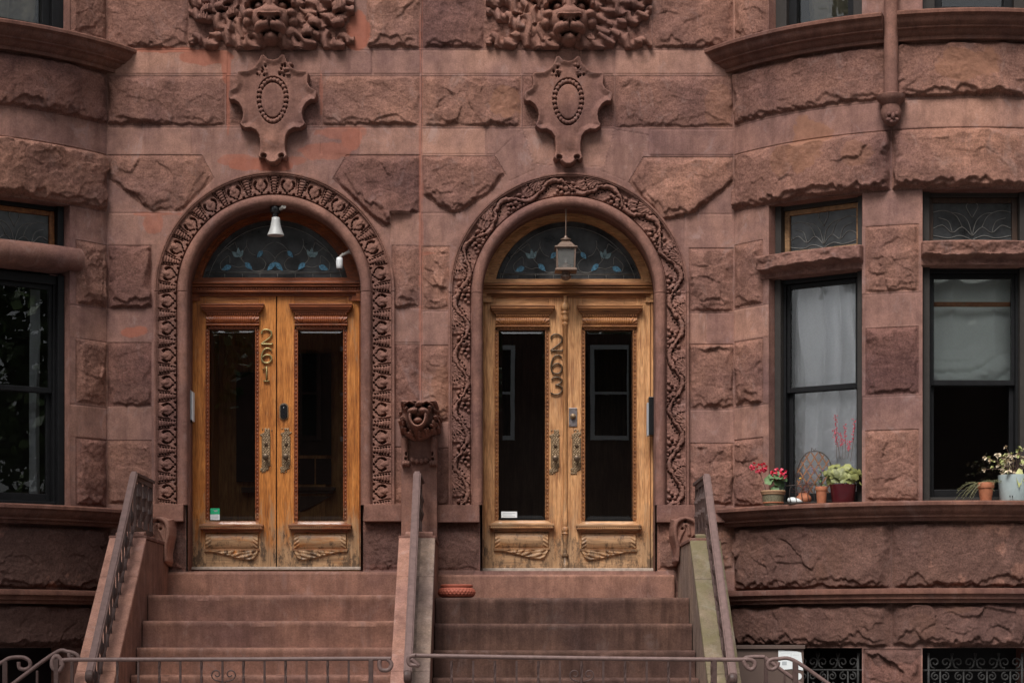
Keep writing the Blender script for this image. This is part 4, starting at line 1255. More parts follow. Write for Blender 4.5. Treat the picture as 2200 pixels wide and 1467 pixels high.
def push_plate(door, xc, y0, y1, mats, seed):
    m = mats[0]
    X, Y = pgrid(xc - 13, xc + 13, y0 - 3, y1 + 3, .45)
    v = (Y - y0) / (y1 - y0); L = y1 - y0
    hw = np.where((v > .17) & (v < .84), 9.5, 9.5 + 2.0 * np.sin(v * 55 + seed))
    cen = xc + np.where(v < .17, 3.0 * np.sin(v * 30), np.where(v > .84, -3 * (v - .84) * 16, 0))
    q = hw - abs(X - cen) - 4.5 * sstep(.12, .0, v) * (1 + np.sin(X * .9)) - 3.5 * sstep(.9, 1.0, v) * (1 + np.sin(X * 1.1))
    q = np.minimum(q, np.minimum(Y - y0, y1 - Y) + 1.5)
    H = .008 * np.clip(q / 1.5, 0, 1)
    dec = np.sin(X * 1.1 + np.sin(Y * .5) * 1.4) * np.cos(Y * .62)
    H = H + .0018 * np.sign(dec) * np.abs(dec) ** .6 * sstep(1.8, 3, q)
    P = np.stack([wx(X, DD), -(DD + H), wz(Y, DD)], -1)
    keep = np.maximum(q[:-1, :-1], q[1:, 1:]) > 0
    pl = grid_obj('handle_plate', P, m, door, keep)
    b = MB()
    zk = wz(y0 + L * .66, DD)
    b.lathe([(.017, .0), (.012, .012), (.011, .028), (.024, .036), (.028, .046), (.026, .056), (.014, .062), (.004, .063)], (wx(xc, DD), -DD - .008, zk), 18, 'y')
    b.build('door_knob', mats[1], door, auto=40)
    b = MB().lathe([(.013, 0), (.015, .006), (.010, .012), (.003, .013)], (wx(xc, DD), -DD - .008, wz(y0 + L * .36, DD)), 14, 'y')
    b.build('keyhole_cover', mats[1], door, auto=40)


LUN = {}


def door_set(house, key, lx0, lx1, mid, gl, gr, mats, dy, labels):
    wv, wh, wd = mats
    cx, cy = ARCH[key]
    # frame posts, transom rail and moulding
    for xa_, xb_ in ((cx - 187, lx0 - 1), (lx1 + 1, cx + 187)): MB().pbox(xa_, xb_, 598 + dy, 1221 + dy, DD - .10, DD + .03, DD).build('door_post', wv if key == 'B' else wd, house, bevel=.003)
    m = MB(); y = 607 + dy
    for h, pr in ((2, .075), (4, .082), (2.2, .062), (3, .07), (8.5, .046), (3, .054), (3, .036), (4, .02)):
        m.pbox(cx - 187, cx + 187, y, y + h - .3, DD - .08, DD + pr, DD)
        if h == 8.5 and key == 'A':
            for i in range(64):
                xc = cx - 184 + (i + .5) * 368 / 64
                m.ball((wx(xc, DD), -DD - .047, wz(y + 4.2, DD)), .009, .009, .012, 6, 4)
        y += h
    m.build('transom_moulding', wd, house, bevel=.0015)
    # lunette: wooden arch, sill and leaded glass
    n = 64; cyl = cy + 3
    m = MB()
    def ring(r0, r1, d0, d1):
        vs = []; fs = []
        a0 = math.asin((cyl - (597 + dy)) / r1) * .0
        for i in range(n + 1):
            a = PI * (i / n) * 1.06 - .03 * PI
            for r, d in ((r0, d1), (r1, d1), (r1, d0), (r0, d0)):
                vs.append((wx(cx - r * math.cos(a), DD), -d, wz(cyl - r * math.sin(a), DD)))
        for i in range(n):
            for k in range(4):
                p = i * 4 + k; q = i * 4 + (k + 1) % 4
                fs.append((p, q, q + 4, p + 4))
        m.add(vs, fs)
    ring(160, 166, DD - .06, DD + .005); ring(166, 176, DD - .06, DD + .022); ring(176, 190, DD - .06, DD + .045)
    m.pbox(cx - 175, cx + 175, 597 + dy, 607 + dy, DD - .06, DD + .012, DD)
    lun = m.build('lunette_window', wd if key == 'A' else wh, house, auto=30)
    m = MB(); poly = []
    for i in range(41):
        a = PI * i / 40
        poly.append((wx(cx - 162 * math.cos(a), DD), wz(min(cyl - 162 * math.sin(a), 600 + dy), DD)))
    m.prism(poly, -DD + .045, -DD + .051)
    m.build('glass_pane', M['lunette_glass'], lun)
    # leading and coloured glass, drawn after the photograph
    def zp(zx, zy, sg=1):
        return Vector((wx(cx + 6 * 0 + sg * (zx - 1075) / 6.11, DD), -DD + .042, wz(zy / 6.11 + 420 + dy, DD)))
    mb = MB(); m1 = M['blue']; m2 = M['paleblue']
    for sg in (1, -1):
        lines = [[(1075, 985), (1180, 975), (1300, 988), (1375, 970), (1440, 915), (1520, 825), (1545, 790)], [(1375, 970), (1480, 920), (1560, 935), (1650, 905)], [(1655, 905), (1700, 960), (1770, 975), (1795, 920), (1780, 860), (1680, 780), (1670, 880)],
                 [(1545, 790), (1620, 740), (1735, 660)], [(1540, 800), (1570, 700), (1600, 600)], [(1520, 825), (1490, 720), (1440, 640)], [(1075, 820), (1110, 770), (1180, 720), (1250, 720)], [(1180, 975), (1130, 900), (1075, 830)],
                 [(1250, 720), (1180, 640), (1090, 600)], [(1330, 775), (1400, 740), (1450, 640), (1440, 560)], [(1600, 600), (1720, 690), (1840, 780)], [(1195, 880), (1240, 820), (1300, 790)], [(1195, 880), (1230, 960), (1340, 985)]]
        for ln in lines:
            mb.tube([zp(x, y, sg) for x, y in crom(ln, 4)], .0028, 5)
        def petal(ma, x0, y0, x1, y1, w):
            p = Vector((x0, y0)); q = Vector((x1, y1)); t = (q - p); L = t.length; t.normalize(); nn = Vector((-t.y, t.x))
            pl = []
            for i in range(9):
                f = i / 8; pl.append(p + t * L * f + nn * w * math.sin(PI * f ** .8))
            for i in range(7, 0, -1):
                f = i / 8; pl.append(p + t * L * f - nn * w * math.sin(PI * f ** .8))
            pts = [zp(a.x, a.y, sg) for a in pl]
            MB().prism([(a.x, a.z) for a in pts], -DD + .037, -DD + .044).build('glass_petal', ma, lun)
        for x0, y0, x1, y1, w in ((1075, 865, 1180, 980, 32), (1470, 870, 1375, 965, 34), (1650, 915, 1775, 965, 36), (1240, 715, 1310, 805, 30)):
            petal(m1, x0, y0, x1, y1, w)
        for x0, y0, x1, y1, w in ((1550, 800, 1560, 672, 26), (1560, 800, 1640, 725, 30), (1540, 800, 1495, 700, 22)):
            petal(m2, x0, y0, x1, y1, w)
    for yy in (997, 1012): mb.tube([zp(1075 - 900, yy), zp(1075 + 900, yy)], .0028, 5)
    for xx in range(180, 2000, 232): mb.tube([zp(xx, 1012), zp(xx, 1068)], .0024, 5)
    arc = [Vector((wx(cx - 148 * math.cos(a), DD), -DD + .042, wz(cyl - 148 * math.sin(a), DD))) for a in np.linspace(.22, PI - .22, 40)]
    mb.tube(arc, .0028, 5)
    mb.build('lead_came', M['lead'], lun, smooth=True)
    dl = door_leaf(house, key, lx0, mid - 1.2, gl, mats, dy, False, labels[0])
    dr = door_leaf(house, key, mid + 1.2, lx1, gr, mats, dy, True, labels[1])
    # dark rebate behind the meeting stiles
    MB().pbox(mid - 6, mid + 6, 633 + dy, 1219 + dy, DD - .05, DD - .03, DD).build('door_rebate', M['black'], dr)
    MB().pbox(lx0 - 6, lx1 + 6, 1217.5 + dy, 1224 + dy, DD - .08, DD + .06, DD).build('door_sill', M['whitewood'], house, bevel=.004)
    return dl, dr


WA = (M['wood_a'], M['wood_ah'], M['wood_ad']); WB = (M['wood_b'], M['wood_bh'], M['wood_bd'])
aL, aR = door_set(houseA, 'A', 411, 772, 594, (450, 549, 706, 1116), (640, 738, 707, 1116), WA, 0,
                  ('left door leaf bearing the number 261, with a green sticker low on its glass', 'right door leaf of number 261 with the oval black doorbell camera'))
bL, bR = door_set(houseB, 'B', 1040, 1397, 1215, (1071, 1172, 708, 1114), (1257, 1360, 708, 1116), WB, 3,
                  ('left door leaf bearing the number 263, with a white sticker low on its glass', 'right door leaf of number 263 with the square bell plate'))
house_number(aL, '261', ((709, 740), (749, 780), (788, 819)), 573, 22, M['brass'], .0078)
house_number(bL, '263', ((719, 754), (764, 803), (811, 847)), 1195.5, 24, M['brass_dark'], .0072)
for d_, xc, sd in ((aL, 572, 0), (aR, 615, 2), (bL, 1193, 1), (bR, 1239, 3)):
    push_plate(d_, xc, 921 + (3 if d_ in (bL, bR) else 0), 1014 + (4 if d_ in (bL, bR) else 0), (M['bronze'], M['brass_dark']), sd)
# doorbell camera and bell plate
m = MB(); poly = []
for i in range(32):
    a = 2 * PI * i / 32
    sx, sy = math.cos(a), math.sin(a)
    poly.append((wx(610 + 7.5 * sx, DD), wz(884 + (8.5 if sy > 0 else -8.5) * (0.0 if abs(sy) < .02 else 1) + 7.5 * sy, DD)))
m.prism(poly, -DD + .001, -DD - .022)
db = m.build('doorbell_camera', M['black_plastic'], aR, auto=40, bevel=.003)
poly2 = [((p[0] - wx(610, DD)) * 1.28 + wx(610, DD), (p[1] - wz(884, DD)) * 1.14 + wz(884, DD)) for p in poly]
MB().prism(poly2, -DD + .001, -DD - .010).build('doorbell_bezel', M['bronze'], aR, auto=40)
MB().ball((wx(610, DD), -DD - .022, wz(876, DD)), .004, .003, .004).build('camera_lens', M['white'], aR, smooth=True)
m = MB().pbox(1222, 1240, 876, 916, DD, DD + .010, DD); m.build('bell_plate', M['grey_metal'] if False else plain('pewter_plate', (0.22, 0.19, 0.19), .4, .6, .2, 40), bR, bevel=.003)
MB().lathe([(.026, 0), (.024, .012), (.016, .016), (.018, .026), (.010, .034), (.002, .035)], (wx(1231, DD), -DD - .010, wz(895, DD)), 20, 'y').build('bell_push', M['bronze'], bR, auto=40)
m = MB()
for xx in (1225, 1237):
    for yy in (880, 912): m.ball((wx(xx, DD), -DD - .010, wz(yy, DD)), .005, .003, .005, 8, 4)
m.build('plate_screw', M['bronze'], bR, smooth=True)
# astragal: slim turned column between the 263 leaves
m = MB(); xa = wx(1214, DD); r = .021
prof = []
for py, rr in ((1224, .030), (1208, .030), (1206, .022), (1196, .016), (1194, .030), (1190, .030), (1188, .020), (1178, .017), (1160, .021), (1148, .023), (1146, .030), (1143, .024), (1140, .030), (1134, .029), (1131, .018), (1115, .024), (1112, .020),
               (1100, .021), (700, .021), (698, .028), (694, .028), (692, .020), (688, .030), (684, .034), (680, .026), (676, .026), (673, .034), (668, .024), (664, .038), (658, .040), (654, .030), (650, .020), (636, .020)):
    prof.append((rr, wz(py, DD)))
m.lathe(prof, (xa, -DD - .006, 0), 14)
m.build('door_column', M['wood_b'], bR, auto=45)
# stickers on the glass
m = MB().pbox(451, 471, 1091, 1104, DD - .034, DD - .024, DD); m.build('green_sticker', M['green_sticker'], aL)
m = MB().pbox(451, 471, 1104.2, 1116, DD - .034, DD - .024, DD); st = m.build('white_sticker', M['paper'], aL)
m = MB()
for i in range(3): m.pbox(453.5, 468.5, 1106.2 + i * 3, 1107.3 + i * 3, DD - .024, DD - .0234, DD)
for x0_, x1_, y0_, y1_ in ((457, 459, 1095, 1096), (460, 462, 1095, 1098.5), (459.5, 462.5, 1096, 1096.8), (463, 466, 1094.5, 1095.3), (463, 464, 1095, 1098.5), (465, 466, 1095, 1098.5)): m.pbox(x0_, x1_, y0_, y1_, DD - .024, DD - .0234, DD)
m.build('sticker_print', M['printgrey'], aL)
m = MB().pbox(1077, 1111, 1098, 1111, DD - .034, DD - .024, DD); m.build('white_sticker', M['paper'], bL)
m = MB()
for i in range(3): m.pbox(1081, 1107 - 7 * (i % 2), 1101 + i * 3.2, 1102 + i * 3.2, DD - .024, DD - .0234, DD)
m.build('sticker_print', M['printgrey'], bL)

# ------------------------------------------------------------------ interiors
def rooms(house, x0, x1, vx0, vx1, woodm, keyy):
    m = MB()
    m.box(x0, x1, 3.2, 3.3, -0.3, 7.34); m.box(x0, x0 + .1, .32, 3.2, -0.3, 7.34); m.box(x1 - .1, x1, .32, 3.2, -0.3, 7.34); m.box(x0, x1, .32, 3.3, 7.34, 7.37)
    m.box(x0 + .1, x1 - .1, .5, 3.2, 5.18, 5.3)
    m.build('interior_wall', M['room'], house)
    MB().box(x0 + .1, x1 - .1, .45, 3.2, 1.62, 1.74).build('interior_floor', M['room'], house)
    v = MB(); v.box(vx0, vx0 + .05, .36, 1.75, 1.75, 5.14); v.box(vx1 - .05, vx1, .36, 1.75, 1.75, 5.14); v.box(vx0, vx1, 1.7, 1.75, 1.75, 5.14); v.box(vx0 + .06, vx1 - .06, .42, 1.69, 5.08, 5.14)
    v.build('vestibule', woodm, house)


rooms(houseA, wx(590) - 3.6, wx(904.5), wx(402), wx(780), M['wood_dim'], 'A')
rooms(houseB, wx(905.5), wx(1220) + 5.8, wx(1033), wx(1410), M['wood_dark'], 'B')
# inner doors seen through the glass of 261
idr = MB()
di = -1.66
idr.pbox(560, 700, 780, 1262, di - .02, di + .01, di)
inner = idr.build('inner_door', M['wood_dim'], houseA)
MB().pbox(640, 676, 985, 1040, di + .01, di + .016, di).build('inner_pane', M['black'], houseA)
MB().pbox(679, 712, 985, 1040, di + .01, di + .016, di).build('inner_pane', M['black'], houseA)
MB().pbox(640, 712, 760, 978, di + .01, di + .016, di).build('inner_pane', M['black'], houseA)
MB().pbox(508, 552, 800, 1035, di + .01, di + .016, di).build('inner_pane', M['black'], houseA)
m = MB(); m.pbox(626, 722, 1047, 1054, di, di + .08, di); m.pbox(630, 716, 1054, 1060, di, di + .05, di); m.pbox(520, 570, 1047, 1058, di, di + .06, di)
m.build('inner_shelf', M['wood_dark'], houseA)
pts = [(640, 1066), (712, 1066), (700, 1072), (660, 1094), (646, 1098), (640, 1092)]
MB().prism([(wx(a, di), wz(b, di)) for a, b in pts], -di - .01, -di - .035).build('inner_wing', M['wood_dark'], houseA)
#--SPLIT--
# ------------------------------------------------------------------ windows in the bays
def frame_of(bay, ua, ub, off):
    a = bay.pt(ua, off); b = bay.pt(ub, off)
    if bay.sgn < 0: a, b = b, a
    p = Vector((float(a[0]), float(a[1]), 0)); q = Vector((float(b[0]), float(b[1]), 0))
    ex = (q - p).normalized(); ey = Vector((-ex.y, ex.x, 0))
    Mx = Matrix(((ex.x, ey.x, 0, p.x), (ex.y, ey.y, 0, p.y), (0, 0, 1, 0), (0, 0, 0, 1)))
    return Mx, (q - p).length


def leading(mb, w0, w1, z0, z1, y):
    cx_ = (w0 + w1) / 2; W2 = (w1 - w0) / 2; h = z1 - z0
    for sg in (-1, 1):
        for ln in ([(0, .1), (.25, .35), (.5, .2), (.75, .4), (1, .3)], [(0, .1), (.1, .5), (.3, .7), (.55, .75)], [(.25, .35), (.4, .65), (.7, .8), (1, .75)], [(.5, .2), (.6, .5), (.85, .6)], [(0, .0), (.3, .12), (.6, .05), (1, .12)], [(0, .6), (.15, .9), (.1, 1)]):
            mb.tube([(cx_ + sg * x * W2, y, z0 + zz * h) for x, zz in crom(ln, 4)], .0032, 5)


def bay_window(house, bay, ua, ub, transom_wood, kinds):
    TRIM = M['charcoal'] if house is houseB else M['black']
    Mx, w = frame_of(bay, ua, ub, -.10)
    z = {k: float(wz(v)) for k, v in YL.items()}
    # small leaded light above the bar
    m = MB(Mx); zb, zt = z['bar0'] - .03, z['lint'] + .02
    for x0, x1 in ((.0, .055), (w - .055, w)): m.box(x0, x1, -.02, .10, zb, zt)
    m.box(.055, w - .055, .02, .10, zt - .055, zt)
    fr = m.build('transom_light', TRIM, house, bevel=.004)
    m = MB(Mx); m.box(.055, .10, .05, .095, zb, zt - .055); m.box(w - .10, w - .055, .05, .095, zb, zt - .055)
    m.box(.10, w - .10, .052, .09, zt - .095, zt - .055); m.box(.10, w - .10, .052, .10, zb, zb + .085)
    m.build('sash', transom_wood, fr, bevel=.004)
    MB(Mx).box(.10, w - .10, .073, .078, zb + .085, zt - .095).build('glass_pane', M['lunette_glass'], fr)
    m = MB(Mx); leading(m, .10, w - .10, zb + .085, zt - .095, .069); m.build('lead_came', M['lead'], fr, smooth=True)
    # double-hung window below
    z0, z1 = z['sill0'], z['bar1'] + .03
    zm = float(wz(852)); f0 = .055
    m = MB(Mx)
    for x0, x1 in ((.0, f0), (w - f0, w)): m.box(x0, x1, -.03, .16, z0, z1)
    m.box(f0, w - f0, .0, .16, z0, z0 + .045)
    fr = m.build('window', TRIM, house, bevel=.004)
    m = MB(Mx); m.box(f0, w - f0, .01, .16, z1 - .075, z1)
    for x0, x1 in ((f0, f0 + .022), (w - f0 - .022, w - f0)): m.box(x0, x1, .025, .15, z0 + .045, z1 - .075)
    m.build('window_track', M['black'], fr, bevel=.003)
    m = MB(Mx); a, b = f0 + .022, w - f0 - .022; zt = z1 - .075
    m.box(a, a + .03, .05, .085, zm, zt); m.box(b - .03, b, .05, .085, zm, zt); m.box(a + .03, b - .03, .05, .085, zt - .04, zt); m.box(a + .03, b - .03, .05, .085, zm, zm + .045)
    m.build('upper_sash', M['black'], fr, bevel=.004)
    MB(Mx).box(a + .03, b - .03, .066, .072, zm + .045, zt - .04).build('glass_pane', M['glass'], fr)
    zl = z0 + .045
    m = MB(Mx)
    m.box(a, a + .038, .09, .125, zl, zm + .042); m.box(b - .038, b, .09, .125, zl, zm + .042); m.box(a + .038, b - .038, .088, .127, zm, zm + .042); m.box(a + .038, b - .038, .09, .125, zl, zl + .07)
    m.build('lower_sash', M['black'], fr, bevel=.004)
    MB(Mx).box(a + .038, b - .038, .105, .111, zl + .07, zm).build('glass_pane', M['glass'], fr)
    # upper-storey window above the cornice
    zc = float(wz(104))
    m = MB(Mx)
    for x0, x1 in ((.0, .10), (w - .10, w)): m.box(x0, x1, -.01, .16, zc, 7.33)
    m.box(.10, w - .10, .0, .16, zc, zc + .06)
    fu = m.build('window', TRIM, house, bevel=.004)
    m = MB(Mx); m.box(.10, .17, .04, .12, zc + .06, 7.33); m.box(w - .17, w - .10, .04, .12, zc + .06, 7.33); m.box(.17, w - .17, .04, .12, zc + .06, zc + .12)
    m.build('lower_sash', M['black'], fu, bevel=.004)
    MB(Mx).box(.17, w - .17, .08, .086, zc + .12, 7.33).build('glass_pane', M['glass'], fu)
    return Mx, w, zm


def curtain(Mx, w, x0, x1, z0, z1, y, mat, amp, label, seed, kind='drape', sag=0.0):
    nx = max(12, int((x1 - x0) / .008)); nz = max(12, int((z1 - z0) / .012))
    X, Z = np.meshgrid(np.linspace(x0, x1, nx), np.linspace(z0, z1, nz))
    t = (Z - z0) / (z1 - z0)
    if kind == 'drape':
        ph = X * 21 + 3.0 * fbm(X * 2, Z * .4, seed, 3)
        Yv = 2.4 * amp * np.abs(np.sin(ph)) ** .8 + 1.6 * amp * fbm(X * 9, Z * .6, seed + 2, 3)
        fold = fbm(X * 5 + Z * 3, Z * 6 - X * 4, seed + 7, 5, .6)
        Yv = Yv + amp * 2.2 * np.abs(fold) * sstep(.75, .2, t) + amp * 2.0 * fbm(X * 2.5, Z * 1.4, seed + 5, 3)
    else:     # gathered: hangs flat and bunches at the foot
        bunch = sstep(.42, .04, t)
        Yv = amp * 2.0 * np.abs(np.sin(X * 9 + 1.6 * fbm(X * 2, Z, seed, 2))) * (1 - bunch)
        sw = Z * 26 + 2.2 * np.sin(X * 5.5) + 2.0 * fbm(X * 3, Z * 4, seed + 9, 3)
        Yv = Yv - bunch * (amp * 2.6 * np.abs(np.sin(sw)) ** .7 + amp * 2.0 * np.abs(fbm(X * 5 + Z * 3, Z * 9, seed + 3, 4, .6)) + amp * .8)
    P = np.stack([X, y + Yv, Z], -1).reshape(-1, 3)
    R3 = np.array([[Mx[i][j] for j in range(3)] for i in range(3)]); T3 = np.array([Mx[i][3] for i in range(3)])
    P = (P @ R3.T + T3).reshape(nz, nx, 3)
    o = grid_obj('curtain', P, mat, None)
    c = P.reshape(-1, 3).mean(0)
    tag(o, label, 'curtain')
    return o


Mx, w, zm = bay_window(houseB, bayR, uW1a, uW1b, M['pale_wood'], {})
z0_, z1_ = wz(1094) + .1, wz(612) - .05
curtain(Mx, w, .07, w - .03, z0_, z1_, .150, M['curtain'], .026, 'white curtain drawn right across the narrow window behind the pot plants', 3)
curtain(Mx, w, .12, w - .1, wz(104) + .1, 7.3, .3, M['curtain_b'], .03, 'dark upstairs curtain in the narrow window left of the round shaft', 8)
Mx, w, zm = bay_window(houseB, bayR, uW2a, uW2b, M['wood_dark'], {})
curtain(Mx, w, .06, w - .06, zm + .03, wz(612) - .02, .225, M['curtain_g'], .018, 'pale greenish curtain bunched up in the upper half of the wide window', 5, 'gather')
m = MB(Mx); m.box(.09, w - .09, .128, .145, zm + .66, zm + .70)
tag(m.build('curtain_rail', M['rust'], None, bevel=.005), 'brown rail across the wide window in front of the pale greenish curtain', 'curtain rail')
Mx, w, zm = bay_window(houseA, bayL, uW1a, uW1b, M['wood_bd'], {})
curtain(Mx, w, w - .17, w - .08, z0_, z1_, .30, M['curtain_l'], .01, 'grey curtain hanging at the edge of the black window beside door 261', 13)
curtain(Mx, w, .05, w - .15, wz(560), wz(470), .2, M['curtain_b'], .005, 'beige blind behind the small leaded light beside door 261', 15)
curtain(Mx, w, .12, w - .12, wz(104) + .1, 7.3, .26, M['curtain_b'], .03, 'drab olive curtain in the upstairs window above door 261', 17)
# lift handle of the black sash
m = MB(Mx); c_ = w - .62
for a in ((c_, c_ + .075, wz(1094) + .075, wz(1094) + .078), (c_, c_ + .075, wz(1094) + .098, wz(1094) + .101), (c_, c_ + .003, wz(1094) + .075, wz(1094) + .101), (c_ + .072, c_ + .075, wz(1094) + .075, wz(1094) + .101)):
    m.box(a[0], a[1], .082, .092, a[2], a[3])
m.build('sash_lift', M['grey_metal'], houseA)


def spiral(cx, cz, r, turns, a0, sgn, n=26):
    return [(cx + r * (1 - .8 * i / n) * math.cos(a0 + sgn * 2 * PI * turns * i / n), cz + r * (1 - .8 * i / n) * math.sin(a0 + sgn * 2 * PI * turns * i / n)) for i in range(n + 1)]


def grille(house, bay, ua, ub):
    Mx, w = frame_of(bay, ua, ub, -.06)
    m = MB(Mx); zt, zb = wz(1401), wz(1530); zr = wz(1437)
    T = lambda pts, r=.0075: m.tube([(x, 0, z) for x, z in pts], r, 6)
    T([(.05, zb), (.05, zt)], .011); T([(w - .05, zb), (w - .05, zt)], .011); T([(.0, zr), (w, zr)], .009)
    n = max(3, int(round((w - .1) / .19)))
    for i in range(n):
        x = .05 + (i + .5) * (w - .1) / n
        for sg in (-1, 1):
            T([(x + sg * .105, zt + .0)] + [(x + sg * .075, zr + .03)] + spiral(x + sg * .045, zr + .065, .048, 1.25, -PI / 2, sg), .007)
        T(spiral(x - .04, zr - .05, .036, 1.3, PI / 2, 1), .007); T(spiral(x + .04, zr - .05, .036, 1.3, PI / 2, -1), .007)
        T([(x, zr), (x, zb)], .008)
        T(spiral(x - .04, zr - .14, .036, 1.3, PI / 2, 1), .007); T(spiral(x + .04, zr - .14, .036, 1.3, PI / 2, -1), .007)
    m.build('window_grille', M['iron_dark'], house, smooth=True)
    Mx2, w2 = frame_of(bay, ua, ub, -.28)
    MB(Mx2).box(-.1, w2 + .1, 0, .02, wz(1560), wz(1388)).build('basement_pane', M['black'], house)


grille(houseB, bayR, uW1a, uW1b); grille(houseB, bayR, uW2a, uW2b)
Mx2, w2_ = frame_of(bayL, uW1a, uW1b, -.28)
MB(Mx2).box(-.1, w2_ + .1, 0, .02, wz(1560), wz(1388)).build('basement_pane', M['black'], houseA)

# ------------------------------------------------------------------ stoops
LZ, RISE, RUN, LD = 1.723, .2115, .27, 1.14
XL0, XL1 = wx(235, 1.2), wx(315, 1.2)
XC0, XC1 = wx(857, 1.2), wx(935, 1.2)
XR0, XR1 = wx(1482, 1.2), wx(1548, 1.2)


def worn_slab(name, x0, x1, d0, d1, z0, z1, mat, parent, seed):
    """stone slab whose front arris is rounded, worn and chipped"""
    xs = np.linspace(x0, x1, 170); r = .022
    prof = [(d0, z0), (d1 - .004, z0), (d1 - .004, z1 - .055), (d1, z1 - .045), (d1, z1 - r)] + [(d1 - r + r * math.cos(a), z1 - r + r * math.sin(a)) for a in np.linspace(.25, PI / 2, 6)] + [(d1 - .10, z1), (d0, z1), (d0, z0)]
    chip = np.clip(fbm(xs * 6, xs * 0 + seed, seed + 400, 4, .6) - .38, 0, 1) * .045
    wob = .003 * fbm(xs * 2.2, xs * 0, seed + 300, 4)
    mid = np.exp(-((xs - (x0 + x1) / 2) / .55) ** 2) * .004
    P = np.zeros((len(prof), len(xs), 3))
    for i, (d, z) in enumerate(prof):
        e = 1.0 if 4 <= i <= 10 else 0.0
        P[i, :, 0] = xs; P[i, :, 1] = -(d + e * (wob - chip)); P[i, :, 2] = z - e * (mid + chip * .8) * (1 if z > z1 - .03 else 0)
    o = grid_obj(name, P, mat, parent, flip=False)
    o.data.set_sharp_from_angle(angle=math.radians(40))
    return o


def stoop(x0, x1, sill0, sill1, dz, mat, label, sillmat):
    t = thing('stone_stoop', ((x0 + x1) / 2, -1.2, 0), label, 'steps', 'front stoops of the two houses')
    worn_slab('landing', x0 + .002, x1 - .002, -.30, LD, 1.40 + dz, LZ + dz, mat, t, 31 + int(dz * 100))
    MB().box(sill0, sill1, .34, -.065, LZ + dz + .002, 1.945 + dz).build('threshold_step', sillmat, t, bevel=.02)
    for k_ in range(1, 9):
        d1 = LD + RUN * k_; zt = LZ + dz - RISE * k_
        worn_slab('step', x0 + .002, x1 - .002, d1 - RUN - .06, d1, zt - RISE - .05, zt, mat, t, k_ + int(dz * 100))
    return t


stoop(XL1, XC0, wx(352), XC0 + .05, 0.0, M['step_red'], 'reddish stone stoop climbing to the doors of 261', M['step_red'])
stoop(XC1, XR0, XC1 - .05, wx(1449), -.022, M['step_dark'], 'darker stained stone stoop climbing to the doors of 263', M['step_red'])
CZ, CSL = 2.184, .783


def stair_wall(x0, x1, mat, wallmat, label, group='walls beside the stoops', split=None, top=CZ, dz=0.0):
    t = thing('stair_wall', ((x0 + x1) / 2, -1.6, 0), label, 'stair wall', group)
    zt = CZ + dz
    dl = 3.42
    prof = [(-.02, -.05), (-.02, zt - .02), (-1.16, zt - .02), (-1.20, zt - .06), (-dl, zt - .06 - CSL * (dl - 1.2)), (-dl, -.05)]
    MB().xprism(prof, x0 + .006, x1 - .006).build('wall', wallmat, t, bevel=.006)
    # coping in slabs with open joints
    cuts = [1.20, 1.62, 2.55, dl]
    for i in range(3):
        a, b = cuts[i] + (.003 if i else 0), cuts[i + 1] - .003
        up = .035 if i == 0 else 0
        pr = [(-a, zt - CSL * (a - 1.2) - .05), (-a, zt - CSL * (a - 1.2)), (-b, zt - CSL * (b - 1.2)), (-b, zt - CSL * (b - 1.2) - .06)]
        if split is None: MB().xprism(pr, x0, x1).build('coping', mat, t, bevel=.01)
        else:
            MB().xprism(pr, x0, split - .001).build('coping', mat, t, bevel=.008); MB().xprism(pr, split + .001, x1).build('coping', M['coping_grey'], t, bevel=.008)
    MB().xprism([(-.20, zt - .018), (-.20, zt + .012), (-1.21, zt + .012), (-1.21, zt - .018)], x0 - .004, x1 + .004).build('level_cap', M['trim'], t, bevel=.006)
    MB().xprism([(-1.10, zt + .0), (-1.10, zt + .05), (-1.205, zt + .035), (-1.205, zt + .0)], x0 + .05, x1 - .02).build('upstand', mat, t, bevel=.008)
    return t


swL = stair_wall(XL0, XL1, M['coping'], M['step_red'], 'pinkish stucco stair wall at the outer edge of the 261 stoop')
swC = stair_wall(XC0, XC1, M['coping'], M['step_red'], 'stair wall shared by both stoops, topped by a stone lion head', split=(XC0 + XC1) / 2 - .01)
swR = stair_wall(XR0, XR1, M['coping_moss'], M['coping_grey'], 'stair wall with green mossy coping at the outer edge of the 263 stoop', dz=-.02)

# scroll consoles at the wall end of the outer stair walls
for sw, xa, xb, mir in ((swL, 313, 373, False), (swR, 1441, 1492, True)):
    R = Relief(xa - 4, xb + 4, 1108, 1240, 1.0, -.12)
    cx_ = xb if not mir else xa; sg = -1 if not mir else 1
    def q(u, v): return (cx_ + sg * u, v)
    R.poly([q(0, 1114), q(-2, 1150), q(6, 1185), q(8, 1215), q(14, 1215), q(20, 1180), q(58, 1150), q(58, 1113)] , .16, 6)
    R.tube(crom([q(50, 1150), q(50, 1128), q(38, 1118), q(20, 1117), q(8, 1128), q(6, 1150), q(12, 1180), q(11, 1205)]), 5.5, .035, .16)
    R.tube(crom([q(36, 1150), q(34, 1132), q(26, 1128), q(24, 1140), q(14, 1165), q(13, 1195)]), 4, .03, .15)
    R.dig(*q(28, 1122), 3, 4, .05); R.dig(*q(22, 1138), 2.5, 3.5, .05); R.dig(*q(42, 1168), 4, 2.5, .04); R.dig(*q(32, 1174), 4, 2.5, .04); R.dig(*q(22, 1178), 4, 2.5, .04)
    R.blur(2, .6)
    R.build('carved_scroll', M['coping'] if not mir else M['carved'], sw, .12, -.10)

